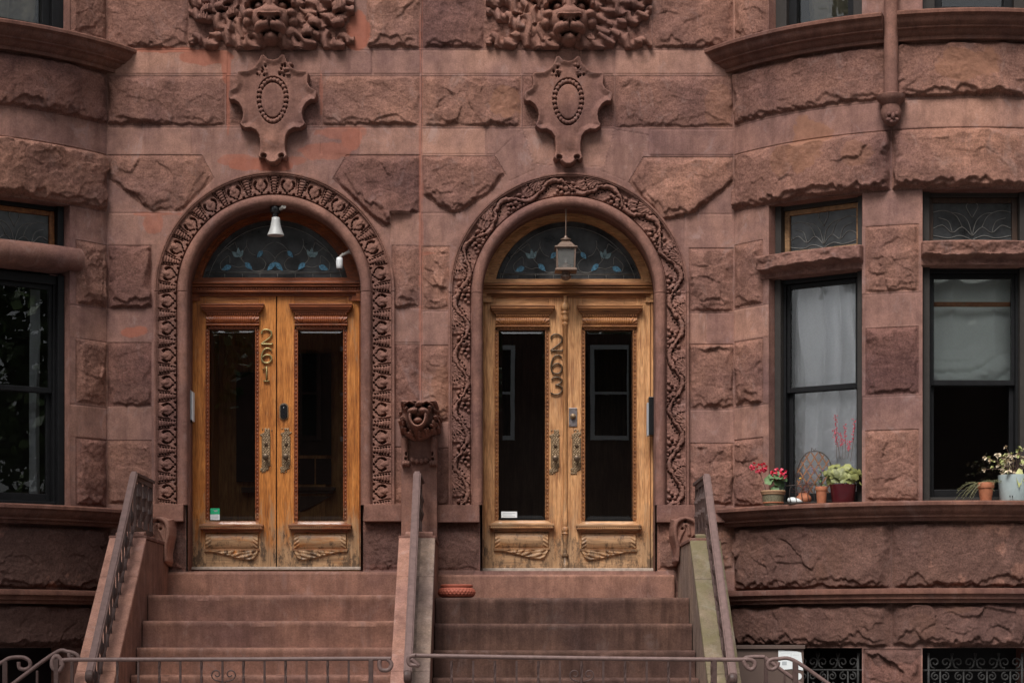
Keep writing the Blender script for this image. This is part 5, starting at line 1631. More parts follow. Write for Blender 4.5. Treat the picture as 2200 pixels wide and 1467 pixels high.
# pilaster and lion head on the shared wall
PD = .22
m = MB(); m.pbox(862, 939, 935, 1160, -.03, PD, PD)
m.build('pilaster', M['trim'], swC, bevel=.008)
R = Relief(846, 956, 856, 1012, .7, -.32)
cx_ = 901
R.ell(cx_, 906, 44, 43, .58, 0, -.30, .30)          # mane mass
rn = random.Random(4)
for i in range(70):
    a = rn.uniform(0, 2 * PI); rr = rn.uniform(.72, 1.0)
    R.ell(cx_ + 44 * rr * math.cos(a), 905 + 40 * rr * math.sin(a), rn.uniform(3, 5.5), rn.uniform(3, 6), rn.uniform(.06, .10) + .30 * math.sqrt(max(0, 1 - rr * rr)), rn.uniform(0, 3), .10 - .16 * max(0, rr - .8) * 4)
R.ell(cx_, 893, 30, 27, .42, 0, -.05, .4)
R.tube([(cx_ - 30, 872), (cx_ - 8, 870), (cx_ + 10, 872), (cx_ + 32, 871)], 5, .32, .0)
for sg in (-1, 1):
    R.ell(cx_ + sg * 33, 870, 7, 7, .26, 0, .02)
    R.dig(cx_ + sg * 18, 879, 7.5, 4.5, .13); R.ell(cx_ + sg * 18, 879.5, 4, 3, .30, 0, .0); R.tube([(cx_ + sg * 8, 876), (cx_ + sg * 18, 872), (cx_ + sg * 29, 877)], 3.6, .37, .0)
    R.ell(cx_ + sg * 11, 893, 14, 10, .46, sg * .15, .0, .3)
    R.ell(cx_ + sg * 22, 888, 8, 9, .33, 0, .0)
R.ell(cx_ + 1, 878, 9, 8, .45, 0, .0, .4)
R.dig(cx_, 884, 7, 2.5, .05); R.dig(cx_, 893, 1.2, 8, .04)
R.H = np.where((np.abs(R.X - cx_) < 13.5) & (R.Y > 903.5) & (((R.X - cx_) / 13.5) ** 2 + ((R.Y - 906) / 17) ** 2 < 1), np.minimum(R.H, .39), R.H)
R.ell(cx_, 913.5, 12, 8.5, .37, 0, .07, .2)
ringp = [(cx_ + 16.5 * math.cos(a), 905 + 21.5 * math.sin(a)) for a in np.linspace(-.15, PI + .15, 22)]
R.tube(ringp, 3.6, .09, .36, .5)
for sg in (-1, 1):
    R.tube([(cx_ + sg * 31, 944), (cx_ + sg * 31, 990)], [7, 7], .055, -.02, .3)
    for q_ in (-5, 1, 6): R.ell(cx_ + sg * 29 + q_, 996, 4.5, 7, .07, 0, -.02, .4)
    R.dig(cx_ + sg * 28, 975, 2.5, 5, .04); R.dig(cx_ + sg * 29, 986, 3, 3.5, .04)
for xx in (-14, -5, 5, 14): R.ell(cx_ + xx, 992 - abs(xx) * .3, 6, 7, .05, 0, -.02, .3)
for xx in (-10, 10): R.dig(cx_ + xx, 982, 2.5, 4, .03)
R.blur(1, .5)
R.H = R.H + .004 * fbm(R.X * .15, R.Y * .15, 3, 4)
R.build('lion_head', M['carved'], swC, PD + .02, -.28)


# ------------------------------------------------------------------ iron railings
def stair_rail(X, label, dz=0.0, inward=1):
    t = thing('stair_railing', (X, -1.2, 0), label, 'railing', 'iron railings on the stair walls')
    a = Vector((X, -1.18, 2.69 + dz)); b = Vector((X, -3.03, 1.115 + dz))
    m = MB(); m.bar(a, b, .062, .022); m.bar(a + Vector((0, 0, .018)), b + Vector((0, 0, .018)), .044, .016); m.bar(a - Vector((0, 0, .018)), b - Vector((0, 0, .018)), .034, .016)
    m.build('handrail', M['iron_pale'], t, bevel=.004)
    # newel with rolled end
    m = MB(); m.bar(b + Vector((0, .03, .0)), (X, -3.0, -.02), .045, .045)
    cpt = [(X, -3.03 - .03 * math.sin(q_), b.z - .022 + .034 * math.cos(q_)) for q_ in np.linspace(0, 1.7 * PI, 18)]
    m.tube(cpt, .016, 8, flat=1.9)
    m.build('newel_post', M['iron'], t, bevel=.003)
    lo = lambda d: CZ + dz - CSL * (d - 1.2)
    m = MB(); m.bar((X, -1.2, lo(1.2) + .09), (X, -3.0, lo(3.0) + .09), .03, .012); m.build('bottom_rail', M['iron'], t)
    hi = lambda d: 2.69 + dz - (2.69 - 1.115) / 1.85 * (d - 1.18) - .02
    n = 14
    for i in range(n):
        d = 1.30 + i * (1.66 / (n - 1))
        m = MB(); m.box(X - .007, X + .007, -d - .007, -d + .007, lo(d) - .0, hi(d))
        zc = (lo(d) + hi(d)) / 2
        if i % 2 == 0:
            m.lathe([(.008, -.05), (.019, -.03), (.024, 0), (.019, .03), (.008, .05)], (X, -d, zc), 8)
            for sg in (-1, 1): m.tube([(X, -d + sg * .045 * math.sin(q_) * (1 - q_ / 9), zc - .07 + .05 * q_) for q_ in np.linspace(0, PI, 9)], .006, 6)
        m.build('baluster', M['iron'], t)
    # level panel back to the house wall
    m = MB(); zt, zb = 2.69 + dz, 2.235 + dz
    m.box(X - .03, X + .03, -.32, -1.18, zt - .012, zt + .012); m.box(X - .012, X + .012, -.32, -1.15, zt - .05, zt - .013); m.box(X - .012, X + .012, -.32, -1.15, zb, zb + .035)
    for d in (.34, .62, .9, 1.15): m.box(X - .012, X + .012, -d - .012, -d + .012, zb + .035, zt - .05)
    for d in (.48, .76, 1.03):
        for dd in (-.07, .07): m.box(X - .006, X + .006, -d - dd - .006, -d - dd + .006, zb + .035, zt - .05)
        m.lathe([(.006, -.13), (.02, -.10), (.034, -.05), (.02, -.01), (.026, .03), (.036, .06), (.012, .12), (.006, .16)], (X, -d, (zb + zt) / 2), 10)
    m.build('level_panel', M['iron'], t)
    return t


stair_rail(-2.885, 'brown iron railing on the stair wall left of the 261 stoop')
stair_rail(-.612, 'brown iron railing on the shared stair wall under the lion head')
stair_rail(1.712, 'brown iron railing on the mossy stair wall right of the 263 stoop', -.02)


def zr(zx, zy, d, ox, oy, sc):
    return W(ox + zx / sc, oy + zy / sc, d)


def front_fence(p_rail, bal, mid, d, label, posts, gz):
    """rail points given as pixels on plane d"""
    pts = crom([tuple(W(x, y, d)) for x, y in p_rail], 7)
    c = W(sum(p[0] for p in p_rail) / len(p_rail), 1416, d)
    t = thing('iron_fence', (c.x, -d, gz), label, 'fence', 'low iron fences before the stoops')
    MB().tube(pts, .0155, 10).build('top_rail', M['iron_pale'], t, smooth=True)
    zt = c.z
    m = MB(); x0, x1 = wx(bal[0] - 10, d), wx(bal[-1] + 10, d); m.box(x0, x1, -d - .01, -d + .01, gz + .12, gz + .15); m.build('bottom_rail', M['iron'], t)
    for i, px in enumerate(bal):
        x = wx(px, d); m = MB(); vs = []; n = 26
        m2 = []
        z_a, z_b = gz + .15, zt - .008
        tw = i % 2 == 0
        for j in range(n + 1):
            f = j / n; a = (f * 14 if tw else 0) + PI / 4
            for k_ in range(4): vs.append((x + .0105 * math.cos(a + k_ * PI / 2), -d + .0105 * math.sin(a + k_ * PI / 2), z_a + (z_b - z_a) * f))
        fs = [(j * 4 + k_, j * 4 + (k_ + 1) % 4, j * 4 + 4 + (k_ + 1) % 4, j * 4 + 4 + k_) for j in range(n) for k_ in range(4)]
        m.add(vs, fs); m.build('baluster', M['iron'], t)
    for px in mid:
        x = wx(px, d); m = MB()
        for sg in (-1, 1):
            m.tube([(x + sg * .004, -d + .004, zt - .16)] + [(xx, -d + .004, zz) for xx, zz in spiral(x + sg * .048, zt - .105, .042, 1.2, -PI / 2, sg)], .005, 6)
        m.build('scroll_ornament', M['iron'], t, smooth=True)
    for px, w_ in posts:
        x = wx(px, d); MB().box(x - w_, x + w_, -d - w_, -d + w_, gz - .02, zt).build('post', M['iron'], t, bevel=.003)
    return t


GZ = 0.02
DF = 3.28
front_fence([(131, 1428), (131, 1418), (122, 1408), (113, 1417), (113, 1433), (126, 1440), (134, 1428), (133, 1419), (145, 1416.5), (200, 1416), (500, 1415.3), (810, 1414), (833, 1416), (841, 1427), (834, 1438), (820, 1438), (815, 1428), (816, 1417)],
            [252 + 45.2 * i for i in range(13)], [480], DF, 'brown iron fence with scrolled ends across the foot of the 261 stoop', [(121, .016), (797, .016)], GZ)
front_fence([(884, 1415), (898, 1428), (893, 1428), (880, 1426), (878, 1412), (892, 1407), (930, 1408), (1250, 1413), (1560, 1416), (1605, 1415.5), (1620, 1421), (1621, 1431), (1614, 1437), (1604, 1432), (1597, 1418)],
            [970 + 46.6 * i for i in range(13)], [1250], DF, 'brown iron fence with curled ends across the foot of the 263 stoop', [(1535, .016)], GZ)


def area_rail(pts, posts, d, label):
    P = crom([tuple(W(x, y, d)) for x, y in pts], 6)
    t = thing('area_railing', (P[0][0], -d, GZ), label, 'handrail', 'handrails down to the basement areas')
    MB().tube(P, .0145, 10).build('handrail', M['iron_pale'], t, smooth=True)
    for x, y, w_ in posts:
        a = W(x, y, d); MB().box(a.x - w_, a.x + w_, -d - .012, -d + .012, -.55, a.z).build('post', M['iron'], t, bevel=.003)


area_rail([(-60, 1450), (0, 1424), (20, 1413), (48, 1411), (63, 1419), (64, 1431), (54, 1437), (42, 1434), (40, 1421)], [(11, 1420, .018)], 2.7, 'iron handrail with a curled end at the left edge, nearest the dark basement')
area_rail([(-60, 1535), (29, 1467), (118, 1402), (145, 1399), (164, 1405), (169, 1414), (160, 1418), (150, 1412), (148, 1402)], [(80, 1440, .008), (122, 1404, .018), (155, 1406, .012)], 2.75, 'sloping iron handrail rising to the left end of the 261 fence')
area_rail([(1608, 1432), (1600, 1425), (1600, 1416), (1606, 1411), (1640, 1410.5), (1648, 1416), (1704, 1457), (1760, 1500), (1830, 1552)], [(1646, 1416, .014), (1686, 1446, .006)], 2.9, 'rear one of two sloping iron handrails beside the brown cabinet')
area_rail([(1672, 1421), (1670, 1430), (1661, 1437), (1652, 1435), (1649, 1426), (1655, 1417), (1672, 1414.5), (1705, 1417.5), (1777, 1466), (1850, 1516), (1920, 1565)], [(1709, 1420, .02)], 3.1, 'front one of two sloping iron handrails beside the brown cabinet')
#--SPLIT--
# ------------------------------------------------------------------ lamps, cameras, intercoms
def xd(px, d): return wx(px, d)


# hanging lantern of 263
lx, ld = wx(1215.5, -.02), -.02
sL = (D - ld) / F
t = thing('hanging_lantern', (lx, .02, wz(600, ld)), 'four-sided bronze lantern hanging on a thin rod in the arch of 263', 'lantern')
z = lambda py: wz(py, ld)
m = MB().tube([(lx, .02, z(508)), (lx + .002, .02, z(446))], .0048, 8); m.lathe([(.002, 0), (.026, .004), (.03, .02), (.012, .03)], (lx, .02, z(447)), 14); m.build('rod', M['lantern'], t, auto=40)
m = MB(); c45 = PI / 4; k2 = math.sqrt(2)
m.lathe([(.012, z(507) - z(600)), (.018, z(511) - z(600)), (.045, z(514) - z(600)), (.046, z(516) - z(600)), (.022, z(519) - z(600))][::-1], (lx, .02, z(600)), 16)
m.lathe([(.028 * k2, z(519)), (.05 * k2, z(523)), (.066 * k2, z(528)), (.078 * k2, z(531)), (.098 * k2, z(532.5)), (.098 * k2, z(535)), (.085 * k2, z(536.5))][::-1], (lx, .02, 0), 4, rot=c45)
m.build('roof', M['lantern'], t, bevel=.002)
m = MB(); hw, hb_ = .079, .073
zt, zb = z(536), z(579)
for sx in (-1, 1):
    for sy in (-1, 1):
        m.bar((lx + sx * hw, .02 + sy * hw, zt), (lx + sx * hb_, .02 + sy * hb_, zb), .012, .012)
m.build('corner_frame', M['lantern'], t)
m = MB(); m.add([(lx - hw, .02 - hw, zt), (lx + hw, .02 - hw, zt), (lx + hw, .02 + hw, zt), (lx - hw, .02 + hw, zt), (lx - hb_, .02 - hb_, zb), (lx + hb_, .02 - hb_, zb), (lx + hb_, .02 + hb_, zb), (lx - hb_, .02 + hb_, zb)],
           [(0, 1, 5, 4), (1, 2, 6, 5), (2, 3, 7, 6), (3, 0, 4, 7)])
m.build('lantern_glass', frosted('dusty_lantern_panes', (.19, .187, .178), .5), t)
MB().ball((lx, .02, z(562)), .016, .016, .034, 10, 8).build('bulb', M['frost'], t, smooth=True)
MB().lathe([(.055, 0), (.05, .03), (.02, .045), (.018, .06)], (lx, .02, zb), 14).build('lamp_holder', M['lantern'], t, auto=40)
MB().box(lx - hw, lx + hw, .02 + hw - .004, .02 + hw, zb, zt).build('back_plate', M['frost'], t)
m = MB()
m.lathe([(.094 * k2, z(584)), (.094 * k2, z(581)), (.082 * k2, z(578.5)), (.08 * k2, z(578))], (lx, .02, 0), 4, rot=c45)
m.lathe([(.006, z(603)), (.028, z(601)), (.046, z(596)), (.046, z(592)), (.036, z(590)), (.036, z(584))], (lx, .02, 0), 16)
m.build('base', M['lantern'], t, bevel=.002)
MB().ball((wx(1216.5, .06), .02, wz(441.5, .02)), .0125, .012, .0125).build('screw_eye', M['white'], t, smooth=True)

# white bell-shaped lamp of 261
bx, bd = wx(592, 0.0), 0.02
t = thing('bell_lamp', (bx, bd, wz(440)), 'white flared lamp shade on a black fitting under the arch of 261', 'lamp')
zz = lambda py: wz(py, -bd)
MB().lathe([(.072, zz(506)), (.070, zz(503.5)), (.055, zz(495)), (.044, zz(485)), (.037, zz(474)), (.034, zz(468)), (.026, zz(467))], (bx, bd, 0), 28).build('lamp_shade', plain('grey_white_enamel', (.42, .42, .41), .45, var=.08), t, auto=60)
MB().lathe([(.026, zz(467)), (.026, zz(460)), (.036, zz(459)), (.046, zz(456)), (.046, zz(446)), (.036, zz(441)), (.03, zz(430))], (bx - .005, bd, 0), 20).build('socket', M['black_plastic'], t, auto=40)
m = MB().tube([(bx + .02, bd, zz(452)), (bx + .075, bd - .05, zz(446.5))], [.012, .019], 12); m.build('sensor_arm', M['beige'], t, auto=40)
MB().lathe([(.019, 0), (.019, .006), (.012, .007)], (bx + .075, bd - .045, zz(446.5)), 16, 'y').build('sensor_head', M['beige'], t, auto=40)

# white camera on its bracket
t = thing('security_camera', (wx(745, -.1), .1, wz(541, -.1)), 'small white camera on a bracket inside the right side of arch 261', 'camera')
d_ = -.08
w2 = lambda zx, zy, dd=0: W(420 + zx / 6.11, 420 + zy / 6.11, d_ + dd)
m = MB().tube([w2(2030, 735), w2(2005, 745), w2(1925, 785)], [.024, .014, .011], 12); m.build('bracket', M['beige'], t, auto=40)
m = MB().tube([w2(1935, 760), w2(1905, 812)], .008, 10); m.ball(w2(1908, 800), .014, .014, .014, 10, 8); m.build('swivel', M['beige'], t, smooth=True)
c = w2(1890, 885)
MB().lathe([(.020, -.052), (.026, -.046), (.029, -.02), (.0295, .02), (.026, .042), (.014, .050)], c, 20).build('body', M['white'], t, auto=50)
MB().lathe([(.019, -.058), (.021, -.0525)], c, 18).build('lens', M['black_plastic'], t)

# intercoms in the jambs
t = thing('intercom', (wx(407, -.1), .12, wz(905, -.1)), 'pale grey intercom box on the left jamb of door 261', 'intercom')
m = MB().pbox(400.5, 411, 838, 901, -.24, -.10, -.10); m.build('housing', M['grey_metal'], t, bevel=.004)
m = MB().pbox(411.2, 414, 841, 903, -.22, -.12, -.10); [m.pbox(414, 415, 884 + i * 4, 886 + i * 4, -.2, -.12, -.1) for i in range(5)]; m.build('front_panel', M['white'], t)
m = MB()
for yy in (856, 884): m.ball((wx(403.5, -.1), .099, wz(yy, -.1)), .004, .003, .004, 8, 4)
m.build('screw', M['black_plastic'], t)
MB().pbox(402, 412, 901.2, 907, -.22, -.12, -.1).build('lower_bracket', M['black_plastic'], t)
t = thing('intercom', (wx(1400, -.1), .12, wz(935, -.1)), 'black intercom box on the right jamb of door 263', 'intercom')
m = MB().pbox(1394, 1407, 852, 934, -.24, -.09, -.09); m.build('housing', M['black_plastic'], t, bevel=.004)
m = MB().pbox(1391, 1393.8, 864, 935, -.22, -.11, -.09); [m.pbox(1390.3, 1391, 905 + i * 4.5, 907 + i * 4.5, -.2, -.12, -.09) for i in range(6)]; m.build('front_panel', M['grey_metal'], t)

# red bowl on the landing
d_ = .98
c = W(981, 1277, d_); c.z = LZ - .022
t = thing('flower_pot', c, 'wide empty red clay bowl with a lattice pattern on the 263 landing', 'pot')
na, nh = 180, 60
A, V = np.meshgrid(np.linspace(0, 2 * PI, na + 1), np.linspace(0, 1, nh))
rad = .148 * (0.80 + .2 * np.sin(PI * np.clip(V * 1.02, 0, 1)) ** .7)
lat = np.maximum(abs(np.sin(A * 15 + V * 7)), abs(np.sin(A * 15 - V * 7)))
rad = rad + .006 * sstep(.72, .98, lat) * sstep(.98, .85, V) * sstep(.02, .12, V)
P = np.stack([c.x + rad * np.cos(A), c.y + rad * np.sin(A), c.z + V * .085 + .003], -1)
grid_obj('bowl', P, M['redclay'], t)
MB().lathe([(.118, .086), (.130, .089), (.133, .096), (.131, .105), (.122, .109), (.112, .106), (.11, .04), (.0, .035)], c, 40).build('rim', M['redclay'], t, auto=50)

# ------------------------------------------------------------------ plants on the right-hand sill
SZ = wz(1094) + .0


def sill_at(px, off):
    u = bayR.u(px, off); x, y = bayR.pt(u, off)
    return Vector((float(x), float(y), SZ))


def leaf(mb, p, dirv, L, wd, droop=.3, n=3, lobes=False, rn=random):
    d = Vector(dirv).normalized()
    sd = d.cross(Vector((0, 0, 1)))
    if sd.length < .1: sd = Vector((1, 0, 0))
    sd.normalize(); roll = rn.uniform(-.7, .7)
    up = sd.cross(d); sd = sd * math.cos(roll) + up * math.sin(roll); up = sd.cross(d)
    vs = []; prof = [.12, .85, 1.0, .62, .05] if n > 2 else [.15, 1, .05]
    m = len(prof)
    for i, pw in enumerate(prof):
        f = i / (m - 1)
        c = Vector(p) + d * L * f - Vector((0, 0, 1)) * droop * L * f * f
        vs += [c - sd * wd / 2 * pw + up * wd * .12 * pw, c - up * 0.0, c + sd * wd / 2 * pw + up * wd * .12 * pw]
    fs = []
    for i in range(m - 1):
        a = i * 3; fs += [(a, a + 1, a + 4, a + 3), (a + 1, a + 2, a + 5, a + 4)]
    mb.add(vs, fs)


def round_leaf(mb, c, nrm, r, rn, scal=5, cup=.25):
    nrm = Vector(nrm).normalized(); a = nrm.orthogonal().normalized(); b = nrm.cross(a)
    k = 18; vs = [Vector(c)]
    ph = rn.uniform(0, 6.28)
    for i in range(k):
        t_ = 2 * PI * i / k + ph
        rr = r * (.80 + .20 * abs(math.cos(t_ * scal / 2)))
        vs.append(Vector(c) + (a * math.cos(t_) + b * math.sin(t_)) * rr * .55 + nrm * cup * r * .35)
    for i in range(k):
        t_ = 2 * PI * i / k + ph
        rr = r * (.80 + .20 * abs(math.cos(t_ * scal / 2))) * rn.uniform(.92, 1.06)
        vs.append(Vector(c) + (a * math.cos(t_) + b * math.sin(t_)) * rr + nrm * (cup * r * .5 + rn.uniform(-.12, .12) * r))
    fs = [(0, 1 + i, 1 + (i + 1) % k) for i in range(k)] + [(1 + i, 1 + k + i, 1 + k + (i + 1) % k, 1 + (i + 1) % k) for i in range(k)]
    mb.add(vs, fs)


def pot_mesh(c, r0, r1, h, rim=.0):
    pr = [(r0, 0), (r0 * 1.02, .004), (r1, h - rim)]
    if rim: pr += [(r1 * 1.09, h - rim), (r1 * 1.12, h - rim + .004), (r1 * 1.12, h - .004), (r1 * 1.08, h)]
    else: pr += [(r1, h)]
    pr += [(r1 * .94, h), (r1 * .9, h - .03), (.0, h - .032)]
    return MB().lathe(pr, c, 28)


rn = random.Random(21)
FZ = 18 / F
# geranium in a carved pot
c = sill_at(1661, .10); s_ = (D + c.y) / F
t = thing('potted_plant', c, 'pink geranium in a carved green and tan pot, leftmost on the sill', 'plant', 'plants on the window sills')
H_ = .135
prof = [(.080, 0), (.083, .01), (.090, .012), (.090, .03), (.084, .032), (.094, .115), (.103, .117), (.105, .128), (.102, .137), (.095, .14), (.09, .11), (.0, .108)]
MB().lathe(prof[3:7] and [(.078, 0), (.080, .006), (.087, .03), (.092, .085), (.092, .09)], c, 40).build('pot', M['glazed'], t, auto=50)
MB().lathe([(.084, .018), (.090, .021), (.090, .028), (.085, .031)], c, 36).build('pot_band', M['terracotta'], t, auto=50)
MB().lathe([(.094, .0905), (.100, .094), (.102, .108), (.106, .113), (.106, .121), (.10, .126), (.094, .122), (.09, .10), (.0, .098)], c, 36).build('pot_rim', plain('tan_pot_rim', (.36, .21, .12), .55, var=.2), t, auto=50)
lf = MB()
top = c + Vector((0, 0, .12))
for i in range(16):
    a = rn.uniform(0, 2 * PI); rr = rn.uniform(.01, .085)
    p = top + Vector((math.cos(a) * rr + .012, math.sin(a) * rr * .7, rn.uniform(.0, .14)))
    round_leaf(lf, p, (math.cos(a) * .7, -0.9 + math.sin(a) * .3, rn.uniform(.2, 1.0)), rn.uniform(.026, .046), rn, 5)
lf.build('foliage', M['leaf'], t, smooth=True)
m = MB()
def fl(px, py): v = W(px, py, -c.y); return Vector((v.x, c.y - .02, v.z))
for px, py in ((1629, 1007), (1673, 1020)):
    m.tube([c + Vector((0, 0, .10)), (c + fl(px, py)) / 2 + Vector((0, 0, -.02 + SZ * .0)), fl(px, py)], .0028, 6)
m.build('stems', M['stem'], t, smooth=True)
for px, py in ((1629, 1004), (1673, 1018)):
    f = MB(); p0 = fl(px, py)
    for i in range(34):
        v = Vector((rn.gauss(0, 1), rn.gauss(0, 1), rn.gauss(0, .7))).normalized()
        p = p0 + Vector((v.x * .056, v.y * .035, v.z * .034))
        for k_ in range(4):
            leaf(f, p, v + Vector((rn.uniform(-.9, .9), rn.uniform(-.9, .5), rn.uniform(-.9, .9))), .026, .020, .1, 2, rn=rn)
    f.build('flower_head', M['pink'], t, smooth=True)

# wire plant rack with a pointed lattice back
c = sill_at(1740, .06)
t = thing('plant_rack', c, 'dark rounded wire rack with a rusty diamond lattice back holding small pots', 'rack')
def rk(px, py, dy=0.0): v = W(px, py, -(c.y + dy)); return Vector((v.x, c.y + dy, v.z))
arc = crom([rk(1712, 1078, .07), rk(1711, 1030, .07), rk(1716, 1000, .07), rk(1730, 976, .07), rk(1748, 969, .07), rk(1768, 974, .07), rk(1783, 992, .07), rk(1789, 1025, .07), rk(1790, 1078, .07)], 6)
m = MB().tube(arc, .0042, 8); m.tube([rk(1743, 970, .07), rk(1744, 962, .07), rk(1747, 965, .07), rk(1749, 970, .07), rk(1752, 963, .07)], .003, 6); m.build('hoop', M['darkwire'], t, smooth=True)
m = MB()
def inside(x, y): return ((x - 1750) / 38) ** 2 + (max(0, 1008 - y) / 38) ** 2 < 1 and y < 1060
for sg in (-1, 1):
    for k_ in range(-6, 7):
        seg = []
        for j in range(60):
            y = 970 + j * 1.5; x = 1750 + k_ * 17 + sg * (y - 1010) * .62
            if inside(x, y): seg.append(rk(x, y, .07 + sg * .003))
        if len(seg) > 3: m.bar(seg[0], seg[-1], .003, .010)
m.build('lattice', M['rust'], t)
m = MB()
for i in range(7):
    px = 1697 + i * 13.2
    m.tube(crom([rk(px + 3, 1044, -.06), rk(px, 1052, -.065), rk(px - 1, 1065, -.065), rk(px + 2, 1078, -.06)], 4), .0038, 6, flat=.5)
m.tube(crom([rk(1690, 1044, .06), rk(1694, 1043, -.05), rk(1735, 1041, -.06), rk(1780, 1041, -.05), rk(1786, 1042, .06)], 4), .0034, 6)
m.tube(crom([rk(1694, 1078, .05), rk(1697, 1079, -.05), rk(1740, 1079, -.06), rk(1780, 1078, -.05), rk(1786, 1077, .06)], 4), .0034, 6)
m.build('basket', M['darkwire'], t, smooth=True)
# red sprig in a round pot
c1 = sill_at(1727, .075)
t = thing('potted_plant', c1, 'feathery dark red sprig in a round terracotta pot inside the rack', 'plant', 'plants on the window sills')
MB().lathe([(.03, 0), (.05, .012), (.064, .04), (.06, .065), (.042, .085), (.044, .095), (.036, .095), (.0, .07)], c1, 28).build('pot', M['terracotta'], t, auto=60)
m = MB()
for i in range(220):
    a = rn.uniform(0, 2 * PI); r_ = abs(rn.gauss(0, .045)); h = rn.uniform(.09, .185)
    leaf(m, c1 + Vector((r_ * math.cos(a) * 1.25 + .012, r_ * math.sin(a) * .6, h)), (math.cos(a), math.sin(a) * .6, rn.uniform(-.2, 1.2)), rn.uniform(.012, .026), .007, .2, 2, rn=rn)
m.build('foliage', M['leaf_red'], t, smooth=True)
MB().ball(c1 + Vector((-.035, -.03, .215)), .009, .007, .007).build('yellow_flower', M['yellow'], t, smooth=True)
MB().tube([c1 + Vector((-.01, 0, .10)), c1 + Vector((-.035, -.028, .21))], .0018, 5).build('stems', M['stem'], t)
# terracotta pot with a purple flower
c2 = sill_at(1765, .07)
t = thing('potted_plant', c2, 'wilting purple flowers in a small terracotta pot at the right end of the rack', 'plant', 'plants on the window sills')
pot_mesh(c2, .036, .046, .142, .034).build('pot', M['terracotta'], t, auto=50)
m = MB(); fo = MB(); fp = MB()
for tx, tz in ((-.075, .29), (.0, .27), (.012, .22), (-.03, .20)):
    tip = c2 + Vector((tx, .02, tz)); m.tube(crom([c2 + Vector((0, 0, .12)), c2 + Vector((tx * .3, .01, .12 + (tz - .12) * .6)), tip], 4), .003, 6)
    for i in range(14):
        v = Vector((rn.gauss(0, .018), rn.gauss(0, .01), rn.gauss(0, .024)))
        if tz > .25: leaf(fp, tip + v, (rn.uniform(-1, 1), rn.uniform(-1, .2), rn.uniform(-1, .6)), .020, .011, .3, 2, rn=rn)
    for i in range(5):
        leaf(fo, c2 + Vector((tx * .4 + rn.uniform(-.02, .02), 0, rn.uniform(.13, tz))), (rn.uniform(-1, 1), rn.uniform(-1, .2), rn.uniform(-.3, .8)), .045, .017, .5, 3, rn=rn)
m.build('stems', M['stem'], t, smooth=True); fo.build('foliage', M['leaf'], t, smooth=True); fp.build('flowers', M['purple'], t, smooth=True)
# white stone
c3 = sill_at(1708, .15)
st = MB(); st.ball(c3 + Vector((0, 0, .030)), .064, .042, .031, 20, 14)
st.v = [(v[0], v[1], c3.z + (v[2] - c3.z) * (1 - .25 * ((v[0] - c3.x) / .064 + .35))) for v in st.v]
tag(st.build('white_stone', M['pebble'], None, smooth=True), 'smooth white egg-shaped stone lying on the sill in front of the rack', 'stone')
# variegated coral bells in a maroon pot
c4 = sill_at(1811, .02)
t = thing('potted_plant', c4, 'yellow-green leafy plant with thin pink flower spikes in a maroon pot', 'plant', 'plants on the window sills')
pot_mesh(c4, .088, .108, .155).build('pot', M['maroon'], t, auto=50)
m = MB(); pc = c4 + Vector((.0, -.01, .20))
for i in range(230):
    v = Vector((rn.gauss(0, 1), rn.gauss(0, 1), rn.gauss(0, 1))).normalized()
    if v.z < -.55: continue
    rr = rn.uniform(.55, 1.0)
    p = pc + Vector((v.x * .165 * rr, v.y * .11 * rr, v.z * .105 * rr + .02))
    round_leaf(m, p, (v.x + rn.uniform(-.4, .4), v.y - .6, abs(v.z) * .6 + rn.uniform(0, .7)), rn.uniform(.018, .036), rn, 7, -.4)
m.build('foliage', M['leaf_y'], t, smooth=True)
m = MB(); fw = MB()
def pt4(px, py): v = W(px, py, -c4.y); return Vector((v.x, c4.y + .02, v.z))
for (bx_, by_), (tx, ty) in (((1798, 985), (1796, 890)), ((1812, 985), (1806, 930)), ((1816, 985), (1816, 912)), ((1822, 985), (1826, 946)), ((1828, 990), (1838, 900)), ((1806, 985), (1792, 922))):
    a, b = pt4(bx_, by_), pt4(tx, ty)
    m.tube(crom([a, (a + b) / 2 + Vector((.006, 0, 0)), b], 4), .0022, 5)
    for i in range(26):
        f = 1 - (i / 26) * .55
        p = a + (b - a) * f + Vector((rn.gauss(0, .009), rn.gauss(0, .008), rn.gauss(0, .006)))
        fw.ball(p, .0046, .0042, .0055, 5, 4)
m.build('stems', M['stem'], t); fw.build('flowers', M['coral'], t, smooth=True)
# small pot with a trailing needle plant
c5 = sill_at(2118, .06)
t = thing('potted_plant', c5, 'small plain terracotta pot with a thin trailing needle-leaved plant', 'plant', 'plants on the window sills')
pot_mesh(c5, .044, .060, .150, .046).build('pot', M['terracotta'], t, auto=50)
m = MB()
for i in range(46):
    a = rn.uniform(0, 2 * PI); le = rn.uniform(.07, .15); lft = 1.7 if math.cos(a) < -.2 else 1
    p = c5 + Vector((rn.uniform(-.05, .05), rn.uniform(-.03, .03), .14)); q = Vector((math.cos(a) * .9 * lft, math.sin(a) * .6, rn.uniform(.15, 1.0)))
    pts = [p + q * le * f - Vector((0, 0, 1)) * le * .7 * f * f * lft for f in (0, .3, .6, .85, 1.05)]
    m.tube(pts, [.0018, .0016, .0014, .0012, .001], 4)
    for k_ in range(11):
        f = k_ / 10; b = pts[min(3, int(f * 4))] + (pts[min(4, int(f * 4) + 1)] - pts[min(3, int(f * 4))]) * (f * 4 - int(f * 4) if f < 1 else 1)
        leaf(m, b, (rn.uniform(-1, 1), rn.uniform(-1, 1), rn.uniform(-.3, 1)), .020, .0034, .2, 2, rn=rn)
m.build('foliage', M['leaf_dry'], t)
